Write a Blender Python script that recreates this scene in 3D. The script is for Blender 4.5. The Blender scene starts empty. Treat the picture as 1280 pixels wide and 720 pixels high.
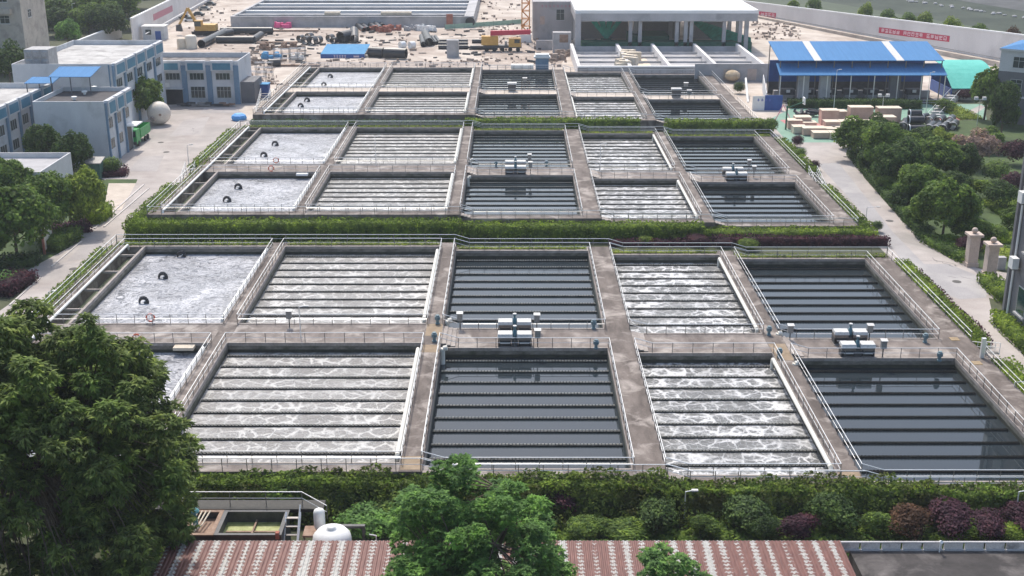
import bpy, math, random
import numpy as np
from mathutils import Vector
R = math.radians
random.seed(7); rng = np.random.default_rng(7)
sc = bpy.context.scene
col = sc.collection
# ------------------------------------------------------------------ camera, sky, sun
F, CC, CZ = 1500.0, 522.0, 47.6
TH = math.atan(CC / F); ct, st = math.cos(TH), math.sin(TH)
cam = bpy.data.cameras.new('camera'); camo = bpy.data.objects.new('camera', cam); col.objects.link(camo)
camo.location = (0, 0, CZ); camo.rotation_euler = (math.pi / 2 - TH, 0, 0)
cam.sensor_width = 36; cam.lens = F / 1280 * 36; cam.clip_end = 3000; cam.clip_start = 1
sc.camera = camo
SUN_EL, SUN_AZ = 56, -13           # azimuth from +Y, negative is to the left
w = bpy.data.worlds.new('World'); sc.world = w; w.use_nodes = True
nt = w.node_tree; sky = nt.nodes.new('ShaderNodeTexSky'); sky.sky_type = 'NISHITA'; sky.sun_disc = False
sky.sun_elevation = R(SUN_EL); sky.sun_rotation = R(SUN_AZ); sky.air_density = 1.2; sky.dust_density = 3.0; sky.ozone_density = 1.0
nt.links.new(sky.outputs[0], nt.nodes['Background'].inputs[0]); nt.nodes['Background'].inputs[1].default_value = 0.15
sl = bpy.data.lights.new('sun', 'SUN'); sl.energy = 2.6; sl.angle = R(2.0); sl.color = (1, 0.94, 0.85)
so = bpy.data.objects.new('sun', sl); col.objects.link(so)
sd = Vector((math.sin(R(SUN_AZ)) * math.cos(R(SUN_EL)), math.cos(R(SUN_AZ)) * math.cos(R(SUN_EL)), math.sin(R(SUN_EL))))
so.rotation_euler = sd.to_track_quat('Z', 'Y').to_euler(); so.location = (0, 100, 90)
sc.view_settings.view_transform = 'Standard'; sc.view_settings.look = 'None'; sc.view_settings.exposure = 0.52
sc.view_settings.gamma = 1

# ------------------------------------------------------------------ survey helpers: photo pixel -> place on a level
def P(x, y, z=0.0):
    v = y - 360; u = x - 640
    k = (CZ - z) / (F * st + v * ct)
    return Vector((u * k, (F * ct - v * st) * k, z))
def zat(y, Y):
    v = y - 360
    return CZ - Y * (F * st + v * ct) / (F * ct - v * st)
def xat(x, Y, z):
    return (x - 640) * (Y * ct + (CZ - z) * st) / F

# ------------------------------------------------------------------ object helpers
def wloc(o):
    p = Vector((0, 0, 0))
    while o: p += o.location; o = o.parent
    return p
def T(o, label=None, cat=None, group=None, kind=None):
    if label: o['label'] = label
    if cat: o['category'] = cat
    if group: o['group'] = group
    if kind: o['kind'] = kind
    return o
def E(name, loc, label, cat, group=None):
    o = bpy.data.objects.new(name, None); col.objects.link(o); o.location = loc; o.empty_display_size = .3
    return T(o, label, cat, group)
class MB:
    def __init__(s): s.v = []; s.f = []
    def quad(s, a, b, c, d):
        n = len(s.v); s.v += [tuple(a), tuple(b), tuple(c), tuple(d)]; s.f.append((n, n+1, n+2, n+3)); return s
    def poly(s, pts):
        n = len(s.v); s.v += [tuple(p) for p in pts]; s.f.append(tuple(range(n, n+len(pts)))); return s
    def hexa(s, p):     # 8 points: bottom 4 ccw, top 4 ccw
        n = len(s.v); s.v += [tuple(q) for q in p]
        for f in ((3,2,1,0),(4,5,6,7),(0,1,5,4),(1,2,6,5),(2,3,7,6),(3,0,4,7)): s.f.append(tuple(n+i for i in f))
        return s
    def box(s, x0, x1, y0, y1, z0, z1):
        return s.hexa([(x0,y0,z0),(x1,y0,z0),(x1,y1,z0),(x0,y1,z0),(x0,y0,z1),(x1,y0,z1),(x1,y1,z1),(x0,y1,z1)])
    def obox(s, c, u, l, wd, z0, z1):      # oriented box: centre c, dir u, length l, width wd
        u = Vector((u[0], u[1], 0)).normalized(); n = Vector((-u.y, u.x, 0)); c = Vector((c[0], c[1], 0))
        q = [c-u*l/2-n*wd/2, c+u*l/2-n*wd/2, c+u*l/2+n*wd/2, c-u*l/2+n*wd/2]
        return s.hexa([(a.x,a.y,z0) for a in q]+[(a.x,a.y,z1) for a in q])
    def tube(s, a, b, r, n=6, r2=None, cap=True):
        a = Vector(a); b = Vector(b); d = (b-a)
        if d.length < 1e-6: return s
        d.normalize(); up = Vector((0,0,1)) if abs(d.z) < .9 else Vector((1,0,0))
        e = d.cross(up).normalized(); g = d.cross(e); r2 = r if r2 is None else r2; k = len(s.v)
        for (c, q) in ((a, r), (b, r2)):
            for i in range(n):
                t = 2*math.pi*i/n; s.v.append(tuple(c+e*math.cos(t)*q+g*math.sin(t)*q))
        for i in range(n):
            j = (i+1) % n; s.f.append((k+i, k+j, k+n+j, k+n+i))
        if cap: s.f.append(tuple(k+i for i in range(n))[::-1]); s.f.append(tuple(k+n+i for i in range(n)))
        return s
    def path(s, pts, r, n=8):
        for a, b in zip(pts, pts[1:]): s.tube(a, b, r, n)
        return s
    def ball(s, c, r, n=10, m=7, sz=1.0, zmin=-1):
        k = len(s.v); c = Vector(c)
        for i in range(m+1):
            ph = -math.pi/2 + math.pi*i/m
            if math.sin(ph) < zmin: ph = math.asin(zmin)
            for j in range(n):
                t = 2*math.pi*j/n; s.v.append((c.x+r*math.cos(ph)*math.cos(t), c.y+r*math.cos(ph)*math.sin(t), c.z+r*sz*math.sin(ph)))
        for i in range(m):
            for j in range(n): s.f.append((k+i*n+j, k+i*n+(j+1) % n, k+(i+1)*n+(j+1) % n, k+(i+1)*n+j))
        return s
    def lathe(s, c, prof, n=16):
        k = len(s.v)
        for (r, z) in prof:
            for j in range(n):
                t = 2*math.pi*j/n; s.v.append((c[0]+r*math.cos(t), c[1]+r*math.sin(t), c[2]+z))
        for i in range(len(prof)-1):
            for j in range(n): s.f.append((k+i*n+j, k+i*n+(j+1) % n, k+(i+1)*n+(j+1) % n, k+(i+1)*n+j))
        return s
    def build(s, name, mat, parent=None, smooth=False):
        me = bpy.data.meshes.new(name)
        V = np.array(s.v, dtype=float)
        if parent is not None: off = np.array(wloc(parent))
        else: off = np.array([(V[:,0].min()+V[:,0].max())/2, (V[:,1].min()+V[:,1].max())/2, V[:,2].min()])
        me.from_pydata((V-off).tolist(), [], s.f); me.materials.append(mat)
        if smooth: me.polygons.foreach_set('use_smooth', [True]*len(me.polygons))
        o = bpy.data.objects.new(name, me); col.objects.link(o)
        if parent is not None: o.parent = parent
        else: o.location = off
        return o
def fastquads(name, V, mat, parent=None, core=None):
    """V: (n,4,3) quads, optional core MB merged"""
    V = np.asarray(V, dtype=np.float64).reshape(-1, 3); nq = len(V)//4
    cv = np.array(core.v, dtype=float) if core and core.v else np.zeros((0, 3)); cf = core.f if core else []
    A = np.vstack([V, cv])
    if parent is not None: off = np.array(wloc(parent))
    else: off = np.array([(A[:,0].min()+A[:,0].max())/2, (A[:,1].min()+A[:,1].max())/2, A[:,2].min()])
    A = A-off
    me = bpy.data.meshes.new(name)
    me.vertices.add(len(A)); me.vertices.foreach_set('co', A.ravel())
    loops = list(range(nq*4)); starts = list(range(0, nq*4, 4)); tot = [4]*nq
    for f in cf: starts.append(len(loops)); tot.append(len(f)); loops += [nq*4+i for i in f]
    me.loops.add(len(loops)); me.loops.foreach_set('vertex_index', loops)
    me.polygons.add(len(starts)); me.polygons.foreach_set('loop_start', starts); me.polygons.foreach_set('loop_total', tot)
    me.update(calc_edges=True); me.validate(); me.materials.append(mat)
    o = bpy.data.objects.new(name, me); col.objects.link(o)
    if parent is not None: o.parent = parent
    else: o.location = off
    return o
def leaves(C, N, L, W, droop=0.0, jit=.7):
    """rhombic leaves at centres C facing roughly N"""
    n = len(C); N = N + rng.normal(0, jit, (n, 3)); N /= np.linalg.norm(N, axis=1)[:, None]+1e-9
    A = rng.normal(0, 1, (n, 3)); A[:, 2] -= droop
    D = A - (A*N).sum(1)[:, None]*N; D /= np.linalg.norm(D, axis=1)[:, None]+1e-9
    S = np.cross(N, D); s = rng.uniform(.65, 1.35, (n, 1))
    L = L*s/2; W = W*s/2
    return np.stack([C-D*L, C+S*W-D*L*.1, C+D*L, C-S*W-D*L*.1], axis=1)
def bump(X, seed, amp, sc_=1.0):
    r = np.random.default_rng(seed); o = np.zeros(len(X))
    for k in range(7):
        w_ = r.normal(0, 1, 3)*(.5+k*.35)*sc_; o += np.sin(X@w_+r.uniform(0, 6))/(1+.45*k)
    return o*amp*.42

# ------------------------------------------------------------------ materials
def mat(name, base, rough=.7, metal=0.0, spec=.5):
    m = bpy.data.materials.new(name); m.use_nodes = True; b = m.node_tree.nodes['Principled BSDF']
    b.inputs['Base Color'].default_value = (*base, 1); b.inputs['Roughness'].default_value = rough
    b.inputs['Metallic'].default_value = metal; b.inputs['Specular IOR Level'].default_value = spec
    return m
def nodes(m): return m.node_tree, m.node_tree.nodes, m.node_tree.links, m.node_tree.nodes['Principled BSDF']
def pos(nt_, scale=(1, 1, 1)):
    g = nt_.nodes.new('ShaderNodeNewGeometry'); mp = nt_.nodes.new('ShaderNodeMapping'); mp.inputs['Scale'].default_value = scale
    nt_.links.new(g.outputs['Position'], mp.inputs['Vector']); return mp.outputs[0]
def noise(nt_, vec, scale, detail=4, rough=.6, dist=0.0):
    n = nt_.nodes.new('ShaderNodeTexNoise'); n.inputs['Scale'].default_value = scale; n.inputs['Detail'].default_value = detail
    n.inputs['Roughness'].default_value = rough; n.inputs['Distortion'].default_value = dist
    nt_.links.new(vec, n.inputs['Vector']); return n.outputs['Fac']
def ramp(nt_, fac, stops):
    r = nt_.nodes.new('ShaderNodeValToRGB'); e = r.color_ramp.elements
    while len(e) < len(stops): e.new(.5)
    for i, (p, c) in enumerate(stops):
        e[i].position = p; e[i].color = (*c, 1) if len(c) == 3 else c
    nt_.links.new(fac, r.inputs[0]); return r.outputs[0]
def mix(nt_, fac, a, b, mode='MIX'):
    m = nt_.nodes.new('ShaderNodeMix'); m.data_type = 'RGBA'; m.blend_type = mode
    for sock, val in ((m.inputs[0], fac), (m.inputs[6], a), (m.inputs[7], b)):
        if isinstance(val, (int, float)): sock.default_value = val
        elif isinstance(val, tuple): sock.default_value = (*val, 1) if len(val) == 3 else val
        else: nt_.links.new(val, sock)
    return m.outputs[2]
def mth(nt_, op, a, b_=None, c=None):
    n = nt_.nodes.new('ShaderNodeMath'); n.operation = op
    for i, v in enumerate((a, b_, c)):
        if v is None: continue
        if isinstance(v, (int, float)): n.inputs[i].default_value = v
        else: nt_.links.new(v, n.inputs[i])
    return n.outputs[0]
def bumpn(m, h, strength=.3, dist=.05):
    nt_, nn, ll, b = nodes(m); bn = nn.new('ShaderNodeBump'); bn.inputs['Strength'].default_value = strength
    bn.inputs['Distance'].default_value = dist; ll.new(h, bn.inputs['Height']); ll.new(bn.outputs[0], b.inputs['Normal'])
def mottled(name, c1, c2, scale=.5, rough=.85, c3=None, s3=.08, stretch=(1, 1, 1), fine=8.0, lo=.35, hi=.7, metal=0.):
    m = mat(name, c1, rough, metal); nt_, nn, ll, b = nodes(m); p = pos(nt_, stretch)
    a = ramp(nt_, noise(nt_, p, scale, 6, .65), [(lo, c1), (hi, c2)])
    if c3: a = mix(nt_, ramp(nt_, noise(nt_, pos(nt_), s3, 5, .6, .6), [(.5, (0, 0, 0)), (.68, (.9, .9, .9))]), a, c3)
    fn = noise(nt_, pos(nt_), fine, 3, .7)
    a = mix(nt_, .35, a, ramp(nt_, fn, [(.3, (.35, .35, .35)), (.7, (.75, .75, .75))]), 'OVERLAY')
    ll.new(a, b.inputs['Base Color']); bumpn(m, fn, .25, .03); return m
M = {}
M['walk2'] = mottled('worn_brown_concrete', (.078, .062, .054), (.18, .15, .132), .7, .9, (.34, .30, .27), .40, (1, .3, 1), 5)
M['walk'] = mottled('stained_concrete', (.115, .094, .083), (.24, .205, .183), .65, .9, (.38, .34, .305), .36, (1, .45, 1), 5)
M['walkpale'] = mottled('pale_concrete', (.42, .36, .30), (.55, .48, .41), .5, .9)
M['wall_in'] = mottled('tank_wall', (.11, .10, .085), (.26, .235, .20), .8, .9, (.05, .06, .035), .5, (1, 1, 3))
M['rim'] = mottled('rim_concrete', (.24, .21, .19), (.38, .34, .31), 1.0, .9)
M['algae'] = mottled('algae_band', (.018, .020, .014), (.05, .055, .035), 1.5, .6)
M['road'] = mottled('road_concrete', (.30, .265, .245), (.44, .40, .375), .14, .9, (.24, .225, .21), .07)
M['road2'] = mottled('road_slabs_dull', (.30, .275, .265), (.40, .37, .355), .2, .9)
M['asphalt'] = mottled('old_asphalt', (.27, .26, .262), (.34, .325, .325), .25, .9, (.38, .36, .35), .1)
M['soil'] = mottled('ground_soil', (.04, .05, .022), (.08, .085, .04), .2, .95)
M['grass'] = mottled('grass_ground', (.035, .06, .018), (.07, .11, .03), .35, .95)
M['sand'] = mottled('site_sand', (.38, .32, .27), (.58, .52, .455), .14, .95, (.27, .205, .165), .06)
M['mud'] = mottled('site_mud', (.27, .21, .17), (.48, .41, .35), .25, .95)
M['curb'] = mat('kerb_stone', (.5, .47, .44), .8)
M['steel'] = mat('galvanised_steel', (.80, .80, .79), .36, .45)
M['steel2'] = mat('dull_steel_post', (.22, .21, .20), .5, .6)
M['white'] = mottled('white_paint', (.70, .70, .68), (.80, .80, .78), .8, .5)
M['pipe'] = mottled('cream_pipe', (.62, .60, .53), (.74, .72, .66), 1.0, .45)
M['blackpipe'] = mottled('black_plastic', (.016, .018, .022), (.035, .037, .042), 1.0, .4)
M['darkgrey'] = mottled('dark_grey', (.05, .05, .052), (.085, .085, .088), 1.5, .6)
M['trough'] = mottled('trough_steel', (.012, .012, .010), (.032, .030, .025), 2.0, .7)
M['weir'] = mat('crusted_weir', (.03, .03, .025), .8); nt_, nn, ll, b = nodes(M['weir']); tc = nn.new('ShaderNodeTexCoord'); sx = nn.new('ShaderNodeSeparateXYZ'); ll.new(tc.outputs['Object'], sx.inputs[0])
ad = nn.new('ShaderNodeMath'); ad.operation = 'MULTIPLY_ADD'; ad.inputs[1].default_value = .10; ad.inputs[2].default_value = -.05; ll.new(noise(nt_, pos(nt_), 1.5, 4), ad.inputs[0]); a2 = nn.new('ShaderNodeMath'); ll.new(ad.outputs[0], a2.inputs[0]); ll.new(sx.outputs[2], a2.inputs[1])
ll.new(ramp(nt_, a2.outputs[0], [(.02, (.022, .022, .018)), (.06, (.50, .48, .42))]), b.inputs['Base Color'])
M['bluem'] = mottled('blue_green_motor', (.05, .12, .15), (.07, .16, .20), 3, .5)
M['motor'] = mat('pale_blue_motor', (.13, .20, .23), .6)
M['hood'] = mottled('hood_white', (.46, .455, .44), (.60, .595, .58), 2, .5)
M['hoodside'] = mottled('hood_taupe', (.19, .155, .13), (.26, .22, .19), 2, .6)
M['box'] = mottled('control_box', (.22, .21, .20), (.30, .29, .28), 3, .5)
M['orange'] = mat('life_ring_red', (.62, .13, .06), .5)
M['blueroof'] = mottled('blue_roof_sheet', (.04, .165, .36), (.055, .20, .42), .4, .85, stretch=(6, .3, 1))
M['bluedark'] = mottled('blue_panel', (.02, .07, .26), (.03, .10, .34), 1, .5)
M['bluelite'] = mottled('light_blue_sheet', (.06, .24, .44), (.09, .29, .50), .8, .85)
M['bwall'] = mottled('white_wall', (.50, .51, .53), (.62, .63, .645), .25, .85, (.42, .43, .44), .3, (1, 1, .4))
M['bteal'] = mottled('teal_panel', (.05, .17, .25), (.075, .22, .31), .8, .6)
M['bpil'] = mottled('blue_grey_pilaster', (.13, .21, .30), (.17, .26, .36), .8, .7)
M['roofdark'] = mottled('roof_felt', (.045, .042, .045), (.08, .075, .078), .6, .9)
M['roofpale'] = mottled('roof_pale', (.34, .33, .32), (.52, .51, .49), .35, .9, (.22, .21, .20), .25)
M['roofmess'] = mottled('roof_weathered', (.10, .09, .085), (.34, .31, .29), .7, .95, (.07, .065, .06), .5)
M['glass'] = mat('window_glass', (.035, .05, .05), .12)
M['frame'] = mat('window_frame', (.45, .47, .46), .5)
M['conc'] = mottled('new_concrete', (.34, .335, .34), (.46, .45, .455), .15, .9, (.27, .27, .27), .2, (1, 1, .3))
M['concw'] = mottled('slab_white', (.70, .70, .69), (.80, .80, .79), .1, .9)
M['retwall'] = mottled('retaining_wall', (.60, .575, .565), (.72, .695, .68), .1, .9, (.50, .48, .47), .05, (1, 1, .3))
M['red'] = mat('banner_red', (.50, .045, .09), .7)
M['redfade'] = mat('banner_faded', (.50, .22, .26), .8)
M['writing'] = mat('banner_writing', (.80, .66, .68), .7)
M['bluetext'] = mat('blue_writing', (.10, .14, .45), .7)
M['greennet'] = mottled('green_net', (.02, .22, .15), (.05, .42, .30), .8, .8)
M['dgreennet'] = mottled('dark_green_net', (.015, .08, .045), (.03, .13, .075), .8, .8)
M['tealsheet'] = mottled('teal_sheet', (.04, .40, .33), (.08, .48, .40), .6, .6)
M['playgreen'] = mottled('court_green', (.15, .27, .20), (.21, .33, .26), .4, .85)
M['playred'] = mottled('court_red', (.44, .15, .15), (.50, .23, .22), .4, .85)
M['crate'] = mottled('crate_card', (.50, .33, .26), (.60, .43, .35), .8, .8)
M['crate2'] = mottled('crate_pale', (.56, .47, .36), (.66, .58, .47), .8, .8)
M['yellow'] = mottled('machine_yellow', (.50, .28, .06), (.60, .36, .10), 1, .55)
M['cranered'] = mat('boom_red', (.50, .03, .07), .4)
M['craneor'] = mat('mast_orange', (.62, .25, .05), .5)
M['rubble'] = mottled('rubble_brown', (.24, .17, .13), (.48, .41, .35), .8, .95)
M['brick'] = mottled('brick_red', (.30, .10, .07), (.42, .18, .13), 1, .9)
M['stone'] = mottled('pillar_stone', (.42, .34, .29), (.52, .43, .37), 1.2, .85)
M['greywall'] = mottled('grey_wall', (.125, .125, .135), (.165, .165, .175), .4, .8)
M['greyw2'] = mottled('light_grey_wall', (.48, .48, .49), (.56, .56, .57), .4, .8)
M['beige'] = mottled('beige_wall', (.34, .32, .28), (.46, .43, .38), .3, .9, (.25, .23, .21), .4)
M['tankrust'] = mottled('rusty_steel_ledge', (.20, .12, .08), (.34, .24, .18), 1.5, .8)
M['scum'] = mottled('green_scum_water', (.20, .23, .05), (.42, .44, .20), 1.5, .6)
M['chwater'] = mottled('channel_water', (.10, .12, .06), (.33, .37, .22), .35, .5, stretch=(1, .25, 1))
M['skin'] = mat('cream_vessel', (.66, .60, .50), .5)
M['trunk'] = mottled('bark', (.07, .05, .035), (.14, .11, .08), 2, .9)
M['river'] = mottled('river_water', (.018, .030, .020), (.05, .065, .045), .06, .8); M['river'].node_tree.nodes['Principled BSDF'].inputs['Specular IOR Level'].default_value = .2
M['lorrygreen'] = mottled('lorry_green', (.015, .22, .05), (.03, .34, .08), 1.5, .4)
M['tyre'] = mat('tyre_rubber', (.02, .02, .02), .8)
M['ballr'] = mottled('vessel_white', (.58, .50, .42), (.72, .66, .58), .6, .6)
M['bluewrap'] = mat('blue_tarp', (.10, .35, .75), .6)
M['pink'] = mat('pink_tarp', (.75, .12, .30), .6)
M['metalbare'] = mottled('panel_tank_steel', (.24, .24, .245), (.36, .36, .365), 1.2, .55)

def foliage(name, dark, light, alt=None, trans=.42, patch=.25):
    m = bpy.data.materials.new(name); m.use_nodes = True; nt_, nn, ll, b = nodes(m)
    g = nn.new('ShaderNodeNewGeometry')
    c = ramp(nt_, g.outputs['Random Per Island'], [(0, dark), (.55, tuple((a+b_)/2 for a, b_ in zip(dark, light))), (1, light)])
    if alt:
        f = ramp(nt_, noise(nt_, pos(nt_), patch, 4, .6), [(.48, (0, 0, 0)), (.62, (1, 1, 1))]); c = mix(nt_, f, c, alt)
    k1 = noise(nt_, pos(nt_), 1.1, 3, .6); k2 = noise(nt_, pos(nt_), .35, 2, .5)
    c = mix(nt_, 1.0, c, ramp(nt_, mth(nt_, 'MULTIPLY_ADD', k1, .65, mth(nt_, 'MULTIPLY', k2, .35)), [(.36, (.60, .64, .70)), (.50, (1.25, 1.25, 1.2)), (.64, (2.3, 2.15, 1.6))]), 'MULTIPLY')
    ll.new(c, b.inputs['Base Color']); b.inputs['Roughness'].default_value = .65; b.inputs['Specular IOR Level'].default_value = .18
    tr = nn.new('ShaderNodeBsdfTranslucent'); ll.new(c, tr.inputs[0]); ms = nn.new('ShaderNodeMixShader'); ms.inputs[0].default_value = trans
    ll.new(b.outputs[0], ms.inputs[1]); ll.new(tr.outputs[0], ms.inputs[2]); ll.new(ms.outputs[0], nn['Material Output'].inputs[0]); return m
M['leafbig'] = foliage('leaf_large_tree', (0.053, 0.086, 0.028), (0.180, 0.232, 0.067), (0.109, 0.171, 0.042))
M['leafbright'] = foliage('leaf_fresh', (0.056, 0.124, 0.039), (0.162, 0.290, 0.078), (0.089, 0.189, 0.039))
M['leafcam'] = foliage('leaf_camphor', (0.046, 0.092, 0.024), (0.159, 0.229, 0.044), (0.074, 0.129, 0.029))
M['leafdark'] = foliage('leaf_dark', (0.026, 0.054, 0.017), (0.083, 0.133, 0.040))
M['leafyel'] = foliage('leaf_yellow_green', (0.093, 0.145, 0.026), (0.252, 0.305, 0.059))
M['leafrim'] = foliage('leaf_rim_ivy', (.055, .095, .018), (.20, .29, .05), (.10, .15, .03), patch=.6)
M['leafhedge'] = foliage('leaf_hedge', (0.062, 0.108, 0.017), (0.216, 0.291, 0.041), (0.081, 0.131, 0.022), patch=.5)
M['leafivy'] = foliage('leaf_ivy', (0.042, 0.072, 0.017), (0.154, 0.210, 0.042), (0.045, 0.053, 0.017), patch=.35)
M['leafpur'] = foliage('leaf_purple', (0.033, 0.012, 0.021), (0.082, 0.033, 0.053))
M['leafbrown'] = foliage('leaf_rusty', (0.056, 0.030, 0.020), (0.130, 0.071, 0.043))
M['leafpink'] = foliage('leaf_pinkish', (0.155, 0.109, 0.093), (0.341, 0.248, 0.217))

# corrugated rusty roof
m = mat('rusty_corrugated_sheet', (.4, .3, .28), .6); nt_, nn, ll, b = nodes(m)
g = nn.new('ShaderNodeNewGeometry'); sx = nn.new('ShaderNodeSeparateXYZ'); ll.new(g.outputs['Position'], sx.inputs[0])
warp = noise(nt_, pos(nt_, (.35, .0, .0)), 1.0, 2)
stripe = mth(nt_, 'SINE', mth(nt_, 'MULTIPLY', sx.outputs[0], 2*math.pi/1.08))
big = noise(nt_, pos(nt_, (.9, .05, 1)), 1.0, 3)
s2 = mth(nt_, 'ADD', stripe, mth(nt_, 'MULTIPLY', mth(nt_, 'SUBTRACT', big, .5), 4.5))
s3 = mth(nt_, 'ADD', s2, mth(nt_, 'MULTIPLY', mth(nt_, 'SINE', mth(nt_, 'MULTIPLY', sx.outputs[1], 2*math.pi/.42)), mth(nt_, 'MULTIPLY', noise(nt_, pos(nt_), .8, 3), 1.0)))
s4 = mth(nt_, 'ADD', s3, mth(nt_, 'MULTIPLY', mth(nt_, 'SUBTRACT', noise(nt_, pos(nt_), 3.5, 5, .75), .5), 3.0))
rust = ramp(nt_, noise(nt_, pos(nt_, (4, .5, 1)), 2.0, 4), [(.3, (.085, .022, .018)), (.7, (.19, .075, .058))])
pale = ramp(nt_, noise(nt_, pos(nt_), 4.0, 4), [(.3, (.26, .245, .225)), (.7, (.46, .46, .44))])
fac = ramp(nt_, mth(nt_, 'MULTIPLY_ADD', s4, .25, .5), [(.58, (0, 0, 0)), (.70, (1, 1, 1))])
ll.new(mix(nt_, fac, rust, pale), b.inputs['Base Color']); M['rustroof'] = m

def foam(name, dark, mid, white, cell=.9, lace=.17, gain=1.0, rough=.4):
    m = mat(name, mid, rough); nt_, nn, ll, b = nodes(m); p = pos(nt_)
    def warped(sc_, amt):
        nz = nn.new('ShaderNodeTexNoise'); nz.inputs['Scale'].default_value = sc_; nz.inputs['Detail'].default_value = 4; ll.new(p, nz.inputs['Vector'])
        vm = nn.new('ShaderNodeVectorMath'); vm.operation = 'MULTIPLY_ADD'; vm.inputs[1].default_value = (amt,)*3; ll.new(nz.outputs['Color'], vm.inputs[0]); ll.new(p, vm.inputs[2]); return vm.outputs[0]
    def vedge(vec, sc_):
        vo = nn.new('ShaderNodeTexVoronoi'); vo.feature = 'DISTANCE_TO_EDGE'; vo.inputs['Scale'].default_value = sc_; ll.new(vec, vo.inputs['Vector']); return vo.outputs['Distance']
    n1 = noise(nt_, p, .33, 6, .68, .8); n2 = noise(nt_, p, 2.6, 6, .75, 1.2); n3 = noise(nt_, p, 7.0, 4, .7, .6)
    def lacef(dist, w_):
        wd = mth(nt_, 'MAXIMUM', mth(nt_, 'MULTIPLY_ADD', n1, w_*3.6, -w_*1.1), .012)
        return mth(nt_, 'MAXIMUM', mth(nt_, 'SUBTRACT', 1.0, mth(nt_, 'DIVIDE', dist, wd)), 0.0)
    l1 = lacef(vedge(warped(1.1, .9), cell), lace); l2 = lacef(vedge(warped(2.4, .5), cell*2.3), lace*.8)
    blob = mth(nt_, 'MULTIPLY', mth(nt_, 'MAXIMUM', mth(nt_, 'SUBTRACT', mth(nt_, 'MULTIPLY_ADD', n1, .6, mth(nt_, 'MULTIPLY', n2, .5)), .60), 0.0), 6.0)
    f = mth(nt_, 'ADD', mth(nt_, 'ADD', mth(nt_, 'MULTIPLY', l1, 1.0*gain), mth(nt_, 'MULTIPLY', l2, .55*gain)), blob)
    big = noise(nt_, pos(nt_, (1, .8, 1)), .13, 4, .6, .5)
    f = mth(nt_, 'MULTIPLY', mth(nt_, 'MULTIPLY', f, mth(nt_, 'MAXIMUM', mth(nt_, 'MULTIPLY_ADD', big, 4.2, -1.1), .25)), mth(nt_, 'MULTIPLY_ADD', n3, 1.3, .3)); f = mth(nt_, 'MINIMUM', f, 1.0)
    base = ramp(nt_, mth(nt_, 'MULTIPLY_ADD', n2, .6, mth(nt_, 'MULTIPLY', n1, .4)), [(.36, dark), (.66, mid)])
    ll.new(mix(nt_, f, base, white), b.inputs['Base Color'])
    bumpn(m, mth(nt_, 'ADD', f, mth(nt_, 'MULTIPLY', n2, .9)), .55, .14); return m
M['foamA'] = foam('foaming_water_glare', (.13, .125, .12), (.29, .28, .27), (.52, .51, .49), .66, .17, .95)  # paler than foamB: the overall glare on this basin is put into the colours
M['foamB'] = foam('foaming_water_dark', (.06, .064, .066), (.17, .175, .178), (.60, .60, .60), .66, .18, 1.0)
# churning water: swirled streaks
def churn():
    m = mat('churning_water', (.4, .4, .44), .35); nt_, nn, ll, b = nodes(m)
    a = noise(nt_, pos(nt_), .22, 5, .6, 1.5); c = noise(nt_, pos(nt_, (1, 1.3, 1)), .55, 7, .66, 2.2); f = noise(nt_, pos(nt_), 1.6, 5, .7, 1.5)
    r1 = mth(nt_, 'SUBTRACT', 1.0, mth(nt_, 'MULTIPLY', mth(nt_, 'ABSOLUTE', mth(nt_, 'SUBTRACT', c, .5)), 9.0)); r1 = mth(nt_, 'MAXIMUM', r1, 0.0)
    r2 = mth(nt_, 'SUBTRACT', 1.0, mth(nt_, 'MULTIPLY', mth(nt_, 'ABSOLUTE', mth(nt_, 'SUBTRACT', f, .5)), 14.0)); r2 = mth(nt_, 'MAXIMUM', r2, 0.0)
    base = ramp(nt_, mth(nt_, 'MULTIPLY_ADD', a, .6, mth(nt_, 'MULTIPLY', c, .4)), [(.42, (.085, .092, .105)), (.58, (.27, .28, .31))])
    k = mth(nt_, 'MINIMUM', mth(nt_, 'ADD', mth(nt_, 'MULTIPLY', r1, .9), mth(nt_, 'MULTIPLY', r2, .35)), 1.0)
    cur = noise(nt_, pos(nt_), .10, 4, .6, 1.8); base = mix(nt_, .85, base, ramp(nt_, cur, [(.38, (.45, .46, .5)), (.6, (1.2, 1.2, 1.2))]), 'MULTIPLY'); k = mth(nt_, 'MULTIPLY', k, mth(nt_, 'MULTIPLY_ADD', cur, 2.2, -.2))
    k = mth(nt_, 'MINIMUM', mth(nt_, 'MAXIMUM', k, 0.0), 1.0)
    ll.new(mix(nt_, k, base, (.60, .60, .62)), b.inputs['Base Color']); bumpn(m, mth(nt_, 'ADD', k, c), .6, .2); return m
M['churn'] = churn()
m = mat('still_water', (.022, .030, .036), .03); nt_, nn, ll, b = nodes(m); b.inputs['IOR'].default_value = 1.45
bumpn(m, noise(nt_, pos(nt_), .8, 3), .03, .05); M['still'] = m

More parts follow.
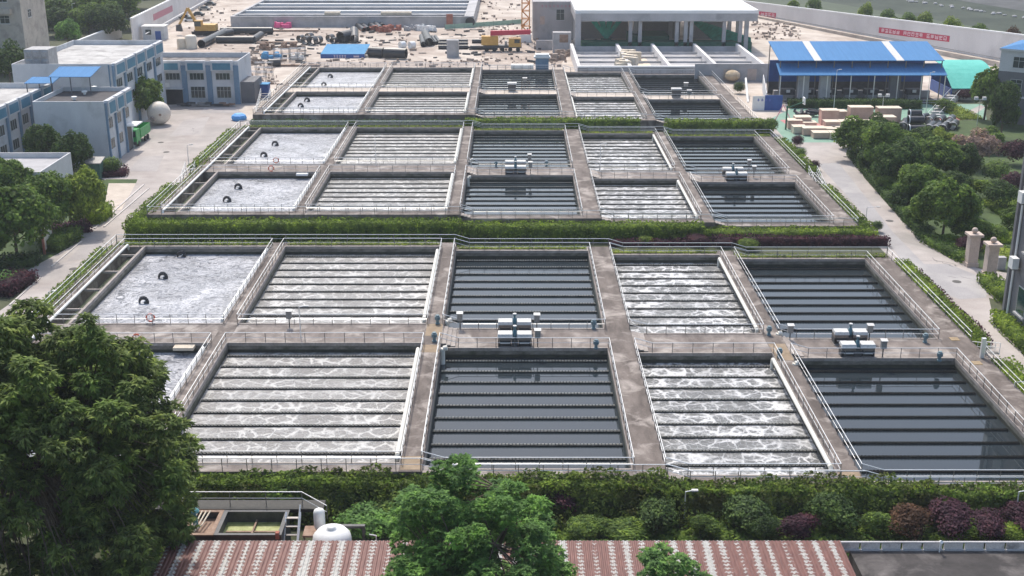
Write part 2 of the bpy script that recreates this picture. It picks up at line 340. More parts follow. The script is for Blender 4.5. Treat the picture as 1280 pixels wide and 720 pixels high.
# ------------------------------------------------------------------ THE GROUND
def sheet(name, pts, z, m, px=True):
    q = [P(a, b, z) if px else Vector((a, b, z)) for a, b in pts]
    o = MB().poly(q).build(name, m); return T(o, kind='structure')
sheet('ground', [(-400, 20), (400, 20), (600, 900), (-600, 900)], 0, M['soil'], False)
sheet('road', [(-300, 560), (-60, 430), (12, 380), (50, 347), (30, 340), (102, 301), (95, 295), (130, 262), (136, 228), (122, 222), (124, 204), (158, 186), (166, 150), (200, 131), (340, 128), (345, 160), (300, 220), (210, 300), (130, 420)], .004, M['road'])
sheet('site_ground', [(-62, 262), (-50, 232), (70, 232), (60, 262), (140, 262), (200, 700), (-96, 700), (-117, 470), (-113, 355), (-113, 262)], .008, M['sand'], False)
sheet('road', [(985, 150), (1040, 160), (1060, 178), (1080, 222), (1115, 262), (1152, 300), (1185, 322), (1205, 330), (1225, 336), (1330, 352), (1330, 400), (1236, 372), (1240, 390), (1400, 560), (1330, 560), (1212, 420), (1150, 360), (1090, 300), (1030, 225), (960, 165)], .012, M['road'])
sheet('road_patch', [(1022, 205), (1048, 203), (1082, 246), (1116, 290), (1165, 340), (1150, 352), (1092, 282), (1064, 250)], .016, M['asphalt'])
sheet('road_patch', [(1130, 330), (1186, 330), (1240, 352), (1232, 372), (1200, 374), (1165, 362)], .020, M['asphalt'])
sheet('pavement', [(136, 229), (170, 229), (152, 262), (128, 264)], .012, M['walkpale'])
sheet('lawn', [(132, 224), (172, 224), (170, 229), (133, 229)], .02, M['grass'])
sheet('paved_court', [(960, 150), (1000, 130), (1230, 130), (1236, 166), (1120, 178), (985, 178)], .016, M['playgreen'])
sheet('court_marking', [(975, 150), (1010, 148), (1045, 165), (1000, 168)], .020, M['playred'])
sheet('court_marking', [(1150, 150), (1200, 146), (1240, 160), (1170, 168)], .020, M['playred'])
sheet('path', [(1206, 160), (1202, 150), (1212, 138), (1226, 131), (1232, 134), (1220, 142), (1215, 152), (1222, 162)], .024, M['road'])
sheet('garden_ground', [(1050, 150), (1320, 150), (1320, 340), (1226, 334), (1205, 328), (1185, 320), (1152, 298), (1115, 260), (1080, 220), (1061, 176)], .028, M['grass'])
sheet('verge', [(0, 338), (30, 340), (102, 300), (96, 295), (130, 262), (136, 226), (122, 222), (60, 230), (-40, 260), (-140, 330)], .012, M['grass'])
for i, pts in enumerate([[(230, 150), (262, 146), (250, 168), (212, 170)], [(176, 196), (205, 194), (196, 214), (160, 214)], [(112, 296), (140, 292), (118, 322), (84, 326)], [(255, 135), (300, 134), (298, 141), (250, 142)]]):
    sheet('road_patch', pts, .020+.001*i, M['road2'])
for i, (x_, y_, lb) in enumerate([(201, 178, 'in the left yard, farther'), (208, 190, 'in the left yard, nearer'), (92, 336, 'on the left road near the notice board'), (1112, 276, 'on the right road patch'), (1196, 352, 'on the right road near the gate pillars'), (1058, 196, 'at the far end of the right road')]):
    q = P(x_, y_, .024); T(MB().lathe(q, [(.55, 0), (.55, .015), (.01, .016)], 16).build('manhole_cover', mat('cast_iron', (.08, .075, .07), .8)), 'dark round manhole cover '+lb, 'manhole cover', 'manhole covers on the roads')
cr_ = MB(); rr = random.Random(4)
for (x_, y_) in [(1165, 322), (1184, 345), (1150, 326), (120, 300), (150, 256), (240, 160)]:
    q = P(x_, y_, .026)
    for k in range(9):
        n_ = q+Vector((rr.uniform(-.4, 1.1), rr.uniform(-1.0, .6), 0)); cr_.quad(q, q+Vector((.07, .05, 0)), n_+Vector((.07, .05, 0)), n_); q = n_
T(cr_.build('road_cracks', M['darkgrey']), kind='structure')
# kerb lines, slab joints
for i, pts in enumerate([[(12, 382), (50, 348)], [(64, 334), (102, 302)], [(118, 286), (180, 231)], [(130, 284), (186, 236)]]):
    a, b = [P(*q, 0) for q in pts]; d = (b-a); mb = MB().obox((a+b)/2, d, d.length, .22, 0, .12); T(mb.build('kerb', M['curb']), kind='structure')
mb = MB()
for yy in (150, 175, 200, 225, 250, 275, 300, 330, 360):
    a = P(20, yy, .02); b = P(330, yy, .02); x1 = -51.5; x0 = max(-80, -64 if yy > 240 else (-70 if yy > 190 else -74)); mb.box(x0, x1, a.y, a.y+.12, .0, .016)
T(mb.build('slab_joints', M['road2']), kind='structure')

# ------------------------------------------------------------------ RAILINGS
postmesh = MB().tube((0, 0, 0), (0, 0, 1.08), .036, 5, cap=False).build('post', M['steel2']); postme = postmesh.data; bpy.data.objects.remove(postmesh)
def railing(pts, label, group=None, step=1.9, mid=True, r=.035, matk='steel', h=1.1):
    pts = [Vector(p) for p in pts]; t = E('railing', pts[0], label, 'railing', group)
    up = Vector((0, 0, h)); MB().path([p+up for p in pts], r, 6).build('top_rail', M[matk], t)
    if mid: MB().path([p+up*.52 for p in pts], r*.7, 5).build('mid_rail', M[matk], t)
    for a, b in zip(pts, pts[1:]):
        n = max(1, round((b-a).length/step))
        for i in range(n+1 if b == pts[-1] else n):
            o = bpy.data.objects.new('post', postme); col.objects.link(o); o.parent = t; o.location = a+(b-a)*i/n-pts[0]; o.scale = (1, 1, h/1.1)
    return t

# ------------------------------------------------------------------ THE THREE TANK BLOCKS
LV = [3.15, 3.15, 2.60, 2.05, 1.50]                    # walkway level beside each basin, left to right
SX = [(-50.0, -48.2), (-30.0, -28.35), (-8.9, -7.05), (9.55, 12.3), (26.0, 27.9), (44.3, 47.7)]   # strips running away from the viewer
SL = [3.15, 3.15, 3.15, 2.60, 2.05, 1.50]
BLK = [(84.0, 111.0, 116.4, 143.4, 145.2, 'nearest'), (158.3, 182.8, 188.0, 216.8, 218.2, 'middle'), (229.4, 254.6, 259.6, 287.3, 288.6, 'farthest')]
CN = ['left-end churning basin', 'second-from-left foaming basin', 'middle dark basin', 'second-from-right foaming basin', 'right-end dark basin']
WM = ['churn', 'foamA', 'still', 'foamB', 'still']
def trough_mesh(L):
    mb = MB().box(-L/2, L/2, -.08, .08, -.16, -.03)
    return mb
def weir_mesh(L, sy):
    mb = MB(); n = int(L/.30); dx = L/n; top = []
    for i in range(n):
        x = -L/2+i*dx; top += [(x, .0), (x+dx*.25, .09), (x+dx*.75, .09)]
    top.append((L/2, 0.0)); m_ = len(top)
    for yy in (sy-.015, sy+.015):
        mb.v += [(x, yy, z) for x, z in top]+[(x, yy, -.12) for x, z in top]
    for i in range(m_-1):
        mb.f += [(i+1, i, m_+i, m_+i+1), (2*m_+i, 2*m_+i+1, 3*m_+i+1, 3*m_+i), (i, i+1, 2*m_+i+1, 2*m_+i)]
    return mb
tm = {}
def get_trough(L, key):
    k = (round(L, 2), key)
    if k not in tm:
        a = trough_mesh(L); me = bpy.data.meshes.new('trough'); me.from_pydata(a.v, [], a.f); me.materials.append(M['trough'])
        mw = []
        for sy in (-.10, .10):
            b_ = weir_mesh(L, sy); w_ = bpy.data.meshes.new('weir_plate'); w_.from_pydata(b_.v, [], b_.f); w_.materials.append(M['weir'] if key != 'still2' else M['trough']); mw.append(w_)
        tm[k] = (me, mw)
    return tm[k]
for bi, (y0, yc0, yc1, y1, y2, bn) in enumerate(BLK):
    wk = M['walk']
    fw = 1.4
    # strips (walkways running away) - solid down below the ground
    for i, (xa, xb) in enumerate(SX):
        o = MB().box(xa, xb, y0, y2 if i else y2, -.5, SL[i]).build('walkway', M['walk2']); T(o, kind='structure')
    for c in range(5):
        xa, xb, L = SX[c][1], SX[c+1][0], LV[c]
        if c == 0:
            # side channel with an inner wall
            xa2 = -46.2
            for (ya, yb) in ((y0+fw, yc0), (yc1, y1)):
                T(MB().box(xa2, xa2+.35, ya, yb, -.5, L-.02).build('walkway_wall', M['rim']), kind='structure')
                T(MB().quad((xa, ya, L-1.5), (xa2, ya, L-1.5), (xa2, yb, L-1.5), (xa, yb, L-1.5)).build('channel_water', M['chwater']), kind='structure')
        for (ya, yb, mk) in ((y0, y0+fw, 'walk'), (yc0, yc1, 'walkpale' if bi == 2 else 'walk'), (y1, y2, 'walk')):
            T(MB().box(xa, xb, ya, yb, -.5, L).build('walkway', M[mk]), kind='structure')
        xw = -45.85 if c == 0 else xa
        for ri, (ya, yb) in enumerate(((y0+fw, yc0), (yc1, y1))):
            row = 'front row' if ri == 0 else 'back row'; wz = L-1.0
            T(MB().quad((xw, ya, wz), (xb, ya, wz), (xb, yb, wz), (xw, yb, wz)).build('water', M[WM[c]]), kind='structure')
            t = E('treatment_basin', ((xw+xb)/2, (ya+yb)/2, wz), f'{CN[c]}, {row} of the {bn} tank block', 'basin', 'rectangular basins of the tank blocks')
            # wall lining and rim, algae band at the water line
            e = .03; mb = MB()
            mb.box(xw, xb, yb-e, yb, wz+.35, L-.25); mb.box(xw, xb, ya, ya+e, wz+.35, L-.25); mb.box(xw, xw+e, ya+e, yb-e, wz+.35, L-.25); mb.box(xb-e, xb, ya+e, yb-e, wz+.35, L-.25)
            mb.build('inner_wall', M['wall_in'], t)
            mb = MB(); e = .035; mb.box(xw, xb, yb-e, yb, wz-.3, wz+.35); mb.box(xw, xb, ya, ya+e, wz-.3, wz+.35); mb.box(xw, xw+e, ya+e, yb-e, wz-.3, wz+.35); mb.box(xb-e, xb, ya+e, yb-e, wz-.3, wz+.35)
            mb.build('algae_band', M['algae'], t)
            mb = MB(); k = .14; zz = L+.07
            mb.box(xw-.1, xb+.0, yb-.04, yb+k, L-.26, zz); mb.box(xw-.1, xb, ya-k, ya+.04, L-.26, zz)
            mb.box(xw-.1, xw+.04, ya+.04, yb-.04, L-.26, zz); mb.box(xb-.04, xb+.0, ya+.04, yb-.04, L-.26, zz)
            mb.build('rim', M['rim'], t)
            if c:
                Lw = xb-xw-.3; me, mw = get_trough(Lw, 'still2' if c == 4 else 'x')
                yy = yb-1.15
                while yy > ya+.5:
                    o = bpy.data.objects.new('trough', me); col.objects.link(o); o.parent = t; o.location = (0, yy-(ya+yb)/2, .09)
                    for w_ in mw: p2 = bpy.data.objects.new('weir_plate', w_); col.objects.link(p2); p2.parent = o
                    yy -= 2.62
            # railing round the opening
            zl = SL[c]; inset = .12
            g = 'railings round the basins'
            lab = f'steel railing round the {CN[c]}, {row}, {bn} tank block'
            if c == 0: pl = [(-48.35, ya+.1, L), (-48.35, yb-.1, L), (xb-.05, yb+.08, L), (xb+.12, yb, L), (xb+.12, ya, L), (-48.35, ya-.08, L)]
            elif zl != L:
                pl = [(xa+1.7, ya-.08, L), (xa-.12, ya-.08, zl), (xa-.12, yb+.08, zl), (xa+1.7, yb+.08, L), (xb+.12, yb+.08, L), (xb+.12, ya-.08, L), (xa+1.7, ya-.08, L)]
            else: pl = [(xa-.12, ya-.08, L), (xa-.12, yb+.08, L), (xb+.12, yb+.08, L), (xb+.12, ya-.08, L), (xa-.12, ya-.08, L)]
            railing(pl, lab, g)
            # cream air pipes along some walls
            px = None
            if c in (1, 3) and not (bi == 2 and c == 3): px = xb-.32
            elif bi == 2 and c == 3: px = xa+.32
            if c == 0: px = xb-.30
            if px is not None:
                zp = L+.12 if c else L+.25
                a_, b_ = ya+1.0, yb-1.6
                pp = MB().path([(px, b_, wz), (px, b_, zp-.2), (px, b_-.2, zp), (px, a_+.2, zp), (px, a_, zp-.2), (px, a_, wz)], .19 if c else .16, 10)
                o = pp.build('air_pipe', M['pipe'] if c else M['white'], t, False)
        # stair down at each change of level (crosswalk and ends)
        if SL[c] != L:
            for (ya, yb, nm) in ((yc0+.3, yc1-.3, 'crosswalk'), (y0+.1, y0+fw-.1, 'front edge')):
                mb = MB()
                for s_ in range(3): mb.box(xa+.002, xa+.45*(3-s_), ya, yb, L-.05+.0*s_, L+.137*(s_+1))
                T(mb.build('stair', M['rim']), f'short steps at the {nm} beside the {CN[c]}, {bn} block', 'steps', 'short steps between the walkway levels')
    # pale bands/cap stained patches at the ends of walkways are in the concrete; long outer pipe on the left channel
    o = MB().path([(-47.98, y0+.6, 2.7), (-47.98, y0+1, 3.45), (-47.98, y2-2.0, 3.45), (-47.98, y2-1.6, 2.6)], .15, 10).build('supply_pipe', M['white'])
    T(o, f'long white pipe along the left channel of the {bn} tank block', 'pipe', 'white pipes along the left channels')
    for j, yy in enumerate(np.arange(y0+5, y1-2, 6.4)):
        if abs(yy-(yc0+yc1)/2) < 3.2: continue
        o = MB().box(-48.15, -46.0, yy-.12, yy+.12, 2.9, 3.14).build('channel_beam', M['rim']); T(o, f'cross beam {["nearest the front", "second", "third", "fourth", "fifth", "sixth", "seventh", "eighth", "ninth", "tenth"][j]} along the left channel of the {bn} block', 'beam', 'cross beams over the left channels')
    # outer railings: front, back, left, right
    def outer(Y, where):
        pts = []
        for c in range(5):
            xa, xb = (-49.9 if c == 0 else SX[c][1]), SX[c+1][0]
            if SL[c] != LV[c]: pts += [(xa-.1, Y, SL[c]), (xa+1.7, Y, LV[c])]
            elif c == 0: pts += [(xa, Y, LV[c])]
        pts += [(47.5, Y, 1.5)]
        railing(pts, f'long outer railing along the {where} edge of the {bn} tank block', 'outer railings of the tank blocks')
    outer(y0+.12, 'front'); outer(y2-.12, 'back')
    railing([(-49.9, y0+.3, 3.15), (-49.9, y2-.3, 3.15)] if bi != 1 else [(-49.9, y0+.3, 3.15), (-49.9, 183.5, 3.15)], f'outer railing on the left edge of the {bn} tank block', 'outer railings of the tank blocks')
    if bi == 1: railing([(-49.9, 187.5, 3.15), (-49.9, y2-.3, 3.15)], 'outer railing on the left edge of the middle tank block beyond the steps', 'outer railings of the tank blocks')
    gap = {0: (111.5, 115.5), 1: (186.0, 190.0), 2: (252, 256)}[bi]
    railing([(47.5, y0+.3, 1.5), (47.5, gap[0], 1.5)], f'outer railing on the right edge of the {bn} tank block, nearer stretch', 'outer railings of the tank blocks')
    railing([(47.5, gap[1], 1.5), (47.5, y2-.3, 1.5)], f'outer railing on the right edge of the {bn} tank block, farther stretch', 'outer railings of the tank blocks')

# brown stained squares on the nearest block's junctions
def plate(x, y, z, m, lab, s=.9, cat='hatch'):
    T(MB().box(x-s/2, x+s/2, y-s/2, y+s/2, z+.003, z+.05).build('hatch', m), lab, cat)
hm = mottled('rust_hatch', (.24, .165, .09), (.36, .28, .17), 2, .8)
q = P(1193, 424, 1.5); plate(q.x, q.y, 1.5, hm, 'square rust-stained hatch on the right walkway beyond the crosswalk')
q = P(1221, 454, 1.5); plate(q.x, q.y, 1.5, hm, 'square rust-stained hatch on the right walkway before the crosswalk')

ochre = mottled('ochre_coating', (.20, .145, .09), (.29, .22, .15), 1.2, .85)
for (xa, xb, ya, yb, z, lb) in [(-8.8, -7.15, 113.0, 116.4, 3.15, 'where the walkway left of the middle column meets the crosswalk'), (-8.8, -7.15, 108.6, 110.6, 3.15, 'just before the crosswalk on the walkway left of the middle column'), (-8.8, -7.15, 84.3, 86.6, 3.15, 'at the near end of the walkway left of the middle column'), (26.1, 27.8, 109.2, 113.6, 2.05, 'on the narrow walkway between the two right basins'), (26.1, 27.8, 84.2, 86.0, 2.05, 'at the near end of the walkway between the two right basins')]:
    T(MB().box(xa, xb, ya, yb, z+.003, z+.012).build('ochre_patch', ochre), 'ochre-stained patch '+lb, 'floor patch')
# pale mixed junction wall on L2/L3 at crosswalk is in the concrete
# ------------------------------------------------------------------ MACHINES ON THE CROSSWALKS
def decanter(x, y, z, s, label, front=True):
    t = E('drive_unit', (x, y, z), label, 'machine', 'decanter drive units on the crosswalks')
    sgn = 1
    for k in (-1, 1):
        cx = x+k*.98*s; b = MB(); b.box(cx-.72*s, cx+.72*s, y-.5*s, y+.5*s, z+.75*s, z+1.25*s)
        ob = b.build('housing', M['hoodside'], t)
        h = MB().hexa([(cx-.78*s, y-.62*s, z+1.12*s), (cx+.78*s, y-.62*s, z+1.12*s), (cx+.78*s, y+.55*s, z+1.22*s), (cx-.78*s, y+.55*s, z+1.22*s),
                       (cx-.72*s, y-.50*s, z+1.42*s), (cx+.72*s, y-.50*s, z+1.42*s), (cx+.72*s, y+.45*s, z+1.48*s), (cx-.72*s, y+.45*s, z+1.48*s)])
        h.build('hood', M['hood'], ob)
        w_ = MB().tube((cx-.55*s, y-.1*s, z+.5*s), (cx+.55*s, y-.1*s, z+.5*s), .42*s, 14); w_.tube((cx-.60*s, y-.1*s, z+.5*s), (cx-.50*s, y-.1*s, z+.5*s), .52*s, 14).tube((cx+.50*s, y-.1*s, z+.5*s), (cx+.60*s, y-.1*s, z+.5*s), .52*s, 14)
        w_.build('winch_drum', M['blackpipe'], t)
        MB().box(cx-.5*s, cx+.5*s, y-.60*s, y-.55*s, z+.42*s, z+.52*s).build('drum_bar', M['steel'], t)
        f_ = MB(); f_.box(cx-.74*s, cx-.64*s, y-.48*s, y+.48*s, z, z+.76*s).box(cx+.64*s, cx+.74*s, y-.48*s, y+.48*s, z, z+.76*s); f_.build('stand', M['darkgrey'], t)
    mb = MB().lathe((x, y, z), [(.22*s, 0), (.22*s, .9*s), (.30*s, .92*s), (.30*s, 1.2*s), (.21*s, 1.25*s), (.21*s, 1.65*s), (.10*s, 1.70*s), (.10*s, 1.9*s), (.17*s, 1.95*s), (.17*s, 2.08*s), (0.01, 2.1*s)], 12)
    mb.build('motor', M['bluem'], t, True)
    MB().lathe((x, y, z), [(.2*s, 2.1*s), (.2*s, 2.2*s), (.01, 2.22*s)], 10).build('motor_cap', M['hood'], t)
    MB().box(x-.25*s, x+.25*s, y-.45*s, y-.2*s, z, z+.8*s).build('gearbox', M['darkgrey'], t)
    MB().box(x-1.75*s, x+1.75*s, y-.75*s, y+.6*s, z+.003, z+.06).build('base_plate', M['rim'], t)
def cbox(px_, py_, z, label, h=1.35, w_=.55, hood=True):
    q = P(px_, py_, z); t = E('control_box', q, label, 'control box', 'control boxes on posts')
    MB().tube(q, q+Vector((0, 0, h)), .06, 6).build('post', M['darkgrey'], t)
    b = MB().box(q.x-w_/2, q.x+w_/2, q.y-.18, q.y+.18, q.z+h*.75, q.z+h*.75+.85).build('cabinet', M['box'], t)
    MB().hexa([(q.x-w_/2-.07, q.y-.32, q.z+h*.75+.83), (q.x+w_/2+.07, q.y-.32, q.z+h*.75+.83), (q.x+w_/2+.07, q.y+.25, q.z+h*.75+.90), (q.x-w_/2-.07, q.y+.25, q.z+h*.75+.90),
               (q.x-w_/2-.07, q.y-.32, q.z+h*.75+.87), (q.x+w_/2+.07, q.y-.32, q.z+h*.75+.87), (q.x+w_/2+.07, q.y+.25, q.z+h*.75+.95), (q.x-w_/2-.07, q.y+.25, q.z+h*.75+.95)]).build('rain_hood', M['hood'], b)
ymid = BLK[0]
decanter(.28, 111.75, 2.6, .98, 'twin drive unit, near edge of crosswalk in the middle column of the nearest block')
decanter(.28, 115.2, 2.6, .98, 'twin drive unit, far edge of crosswalk in the middle column of the nearest block')
q = P(1072, 447, 1.5); decanter(q.x, 111.75, 1.5, .98, 'twin drive unit, near edge of crosswalk at the right end of the nearest block')
q = P(1063, 431, 1.5); decanter(q.x, 115.2, 1.5, .98, 'twin drive unit, far edge of crosswalk at the right end of the nearest block')
decanter(.55, 183.6, 2.6, .95, 'twin drive unit on the near edge of the middle block crosswalk, middle column')
decanter(.55, 187.0, 2.6, .95, 'twin drive unit on the far edge of the middle block crosswalk, middle column')
q = P(920, 226, 1.5); decanter(q.x, 183.7, 1.5, .95, 'twin drive unit on the near edge of the middle block crosswalk, right end')
decanter(q.x, 186.9, 1.5, .95, 'twin drive unit on the far edge of the middle block crosswalk, right end')
q = P(845, 127, 1.5)
def cabinet(px_, py_, z, w_, h, lab):
    q = P(px_, py_, z); t = E('switch_cabinet', q, lab, 'cabinet', 'switch cabinets on the farthest crosswalk')
    MB().box(q.x-w_/2, q.x+w_/2, q.y-.5, q.y+.5, z+.3, z+h).build('body', M['darkgrey'], t)
    MB().box(q.x-w_/2-.15, q.x+w_/2+.15, q.y-.8, q.y+.7, z+h, z+h+.35).build('hood', M['hood'], t)
    MB().box(q.x-w_/2+.1, q.x+w_/2-.1, q.y-.4, q.y+.4, z, z+.3).build('foot', M['rim'], t)
cabinet(845, 122, 1.5, 1.9, 1.7, 'dark cabinet with white hood on the farthest crosswalk at the right end')
cabinet(640, 114, 2.6, 1.7, 1.5, 'dark cabinet with white hood on the farthest crosswalk in the middle column')
cbox(672, 434, 2.6, 'grey control box on post beside the near drive unit, middle column'); cbox(671, 414, 2.6, 'grey control box on post beside the far drive unit, middle column')
cbox(575, 411, 2.6, 'grey control box on post by the far rail, left of the middle drive units', 1.2)
cbox(1103, 447, 1.5, 'grey control box on post beside the near drive unit, right end'); cbox(1086, 427, 1.5, 'grey control box on post beside the far drive unit, right end')
cbox(987, 426, 1.5, 'grey control box on post by the far rail, left of the right-end drive units', 1.2)
for (x_, y_, z_, lb) in [(663, 217, 2.6, 'near'), (662, 207, 2.6, 'far')]: cbox(x_, y_, z_, f'grey control box at the {lb} edge of the middle block crosswalk, middle column')
for (x_, y_, z_, lb) in [(942, 222, 1.5, 'near'), (936, 214, 1.5, 'far')]: cbox(x_, y_, z_, f'grey control box at the {lb} edge of the middle block crosswalk, right end')
for (x_, y_, z_, lb, hh) in [(861, 128, 1.5, 'near edge of the farthest crosswalk, right end', 2.3), (656, 111, 2.6, 'farthest crosswalk, middle column', 2.0), (857, 116, 1.5, 'far edge of the farthest crosswalk, right end', 1.8)]: cbox(x_, y_, z_, f'tall grey control box at the {lb}', hh, .9)
cbox(362, 409, 3.15, 'grey control box on post by the foaming basin second from the left', 1.3)
def bollard(px_, py_, z, lab):
    q = P(px_, py_, z); t = E('valve_actuator', q, lab, 'valve', 'blue valve actuators on the walkways')
    MB().lathe(q, [(.24, 0), (.24, .12), (.16, .14), (.16, .5), (.29, .52), (.29, .85), (.2, .88), (.2, 1.0), (.01, 1.02)], 12).build('body', M['motor'], t, False)
    MB().tube(q+Vector((.1, -.3, .68)), q+Vector((.1, .3, .68)), .1, 8).build('handwheel', M['bluem'], t)
for a in [(742, 411, 2.6, 'blue valve actuator by the far rail at the right end of the middle column crosswalk'), (745, 436, 2.6, 'blue valve actuator by the near rail at the right end of the middle column crosswalk'),
          (547, 405, 3.15, 'blue valve actuator on the walkway left of the middle column, beyond the crosswalk'), (543, 427, 3.15, 'blue valve actuator on the walkway left of the middle column, level with the crosswalk'),
          (1156, 428, 1.5, 'blue valve actuator by the far rail at the right end crosswalk'), (1174, 451, 1.5, 'blue valve actuator by the near rail at the right end crosswalk'),
          (974, 447, 2.05, 'blue valve actuator on the walkway between the two right basins, near'), (961, 419, 2.05, 'blue valve actuator on the walkway between the two right basins, far'),
          (620, 209, 2.6, 'blue valve actuator on the far rail of the middle block crosswalk, left'), (683, 208, 2.6, 'blue valve actuator on the far rail of the middle block crosswalk, right')]: bollard(*a)
# cream elbow pipes beside the middle column
def elbow(px_, py_, z, lab, s=1):
    q = P(px_, py_, z); t = MB().path([q+Vector((0, 0, -1.6*s)), q+Vector((0, 0, .3)), q+Vector((.1, 0, .62*s)), q+Vector((.5*s, 0, .7*s))], .27*s, 10).build('vent_elbow', M['pipe']); T(t, lab, 'pipe', 'cream elbow pipes beside the dark basins')
elbow(559, 408, 2.6, 'cream elbow pipe beyond the crosswalk at the left of the middle column'); elbow(553, 443, 2.6, 'cream elbow pipe before the crosswalk at the left of the middle column')
elbow(971, 424, 1.5, 'cream elbow pipe beyond the crosswalk at the left of the right end column'); elbow(992, 462, 1.5, 'cream elbow pipe before the crosswalk at the left of the right end column')
elbow(588, 204, 2.6, 'cream elbow pipe of the middle block beyond its crosswalk', .9); elbow(585, 226, 2.6, 'cream elbow pipe of the middle block before its crosswalk', .9)
# life rings
def ring(c, lab, r=.42):
    c = Vector(c); mb = MB(); n = 18; prev = None
    pts = [c+Vector((r*math.cos(2*math.pi*i/n), 0, r*math.sin(2*math.pi*i/n))) for i in range(n+1)]
    t = mb.path(pts, .085, 6).build('life_ring', M['orange']); T(t, lab, 'life ring', 'life rings on the railings')
    for k in range(4):
        a = math.pi/4+k*math.pi/2; MB().tube(c+Vector((r*math.cos(a-.12), 0, r*math.sin(a-.12))), c+Vector((r*math.cos(a+.12), 0, r*math.sin(a+.12))), .1, 6).build('band', M['white'], t)
for (x_, Yw, z_, lb) in [(188, 116.62, 3.15, 'far rail of the nearest crosswalk'), (171, 110.78, 3.15, 'near rail of the nearest crosswalk'), (345, 188.2, 3.15, 'far rail of the middle crosswalk'), (339, 182.6, 3.15, 'near rail of the middle crosswalk')]:
    ring((xat(x_, Yw, z_+.62), Yw-.02, z_+.62), f'orange life ring hung on the {lb} beside the churning basins')
# surface mixers
def mixer(px_, py_, lab, s=1.0):
    q = P(px_, py_, 2.15); t = E('surface_mixer', q, lab, 'mixer', 'dark surface mixers in the churning basins')
    mb = MB(); pts = []
    for i in range(11):
        a = math.pi*(-.05+1.1*i/10); pts.append(q+Vector((.62*s*math.cos(a), -.1+.12*i/10, .05+.75*s*math.sin(a))))
    for i, (a, b_) in enumerate(zip(pts, pts[1:])): mb.tube(a, b_, .12+.10*math.sin(math.pi*i/9), 7, .12+.10*math.sin(math.pi*(i+1)/9))
    mb.build('guard_arch', M['blackpipe'], t)
    MB().ball(q+Vector((.3*s, .1, .1)), .36*s, 10, 6, .8).build('float', M['darkgrey'], t)
    MB().tube(q+Vector((-.1, -.1, .1)), q+Vector((.35, -.15, .45)), .05, 6).build('shaft', M['steel'], t)
for i, (x_, y_) in enumerate([(227, 321), (204, 348), (180, 379)]): mixer(x_, y_, f'dark arched mixer in the churning water of the nearest block, {["farthest", "middle", "nearest"][i]} of three', .8)
for i, (x_, y_) in enumerate([(344, 182), (330, 196), (298, 236), (284, 252)]): mixer(x_, y_, f'dark arched mixer in the middle block, {["farthest", "second farthest", "third", "nearest"][i]} of four', .85)
for i, (x_, y_) in enumerate([(413, 97), (405, 107), (384, 127), (376, 134)]): mixer(x_, y_, f'dark arched mixer in the farthest block, {["farthest", "second farthest", "third", "nearest"][i]} of four', .85)
q = P(231, 430, 3.15); T(MB().box(q.x-1.0, q.x+1.0, 110.0, 110.98, 2.75, 3.05).build('platform', M['crate2']), 'tan square platform jutting from the crosswalk over the churning basin', 'platform')
q = P(379, 214, 3.15); T(MB().box(q.x-.9, q.x+.9, 181.9, 182.78, 2.75, 3.05).build('platform', M['concw']), 'pale square platform jutting from the middle block crosswalk', 'platform')
# thin lamp posts on the walkways
def lamp(px_, py_, z, h, lab, heads=1, arm=.6):
    q = P(px_, py_, z); t = E('lamp_post', q, lab, 'lamp post', 'lamp posts about the plant')
    MB().tube(q, q+Vector((0, 0, h)), .07, 7, .045).build('pole', M['steel'], t)
    if heads == 1:
        MB().path([q+Vector((0, 0, h)), q+Vector((arm, 0, h+.12))], .035, 6).build('arm', M['steel'], t)
        MB().box(q.x+arm-.15, q.x+arm+.35, q.y-.13, q.y+.13, q.z+h+.06, q.z+h+.18).build('lamp_head', M['hood'], t)
    else:
        MB().tube(q+Vector((-.8, 0, h)), q+Vector((.8, 0, h)), .04, 6).build('arm', M['steel'], t)
        for k in (-.8, .8): MB().hexa([(q.x+k-.35, q.y-.35, q.z+h-.1), (q.x+k+.35, q.y-.35, q.z+h-.1), (q.x+k+.35, q.y+.2, q.z+h-.0), (q.x+k-.35, q.y+.2, q.z+h-.0), (q.x+k-.35, q.y-.25, q.z+h+.45), (q.x+k+.35, q.y-.25, q.z+h+.45), (q.x+k+.35, q.y+.25, q.z+h+.5), (q.x+k-.35, q.y+.25, q.z+h+.5)]).build('lamp_head', M['hood'], t)
lamp(236, 206, 2.8, 3.2, 'thin lamp post beside the steps on the left of the middle block')
lamp(64, 392, 0.5, 2.6, 'short dark lamp post beside the road at the left of the nearest block')
lamp(855, 652, 0, 2.6, 'short bollard lamp standing in the shrubs below the nearest block'); lamp(1268, 652, 0, 2.6, 'short bollard lamp in purple shrubs at the far right below the nearest block')
lamp(1082, 278, 0, 2.2, 'thin curved lamp at the right corner of the middle block', 1, 1.5); lamp(1265, 502, 0, 2.0, 'thin curved lamp beside the right road near the nearest block', 1, 1.5)
lamp(376, 421, 3.15, 3.2, 'thin pole on the crosswalk by the pale foaming basin'); lamp(470, 206, 3.15, 4.6, 'thin pole on the middle block crosswalk'); lamp(750, 214, 2.6, 4.4, 'thin pole on the middle block by the laced foaming basin')
lamp(1042, 137, 0, 8.3, 'tall slim white lamp post in front of the left part of the blue pavilion'); lamp(1157, 143, 0, 8.6, 'tall slim white lamp post in front of the right part of the blue pavilion')
lamp(1102, 146, 0, 4.2, 'twin-headed floodlight among the crates', 2); lamp(1221, 157, 0, 5.2, 'twin-headed floodlight beside the curved path', 2)
lamp(94, 42, 0, 9.0, 'tall lamp post among the trees behind the left buildings'); lamp(52, 58, 0, 8.0, 'lamp post by the trees at the upper left')
lamp(11, 262, 0, 6, 'curved lamp post among the left trees')
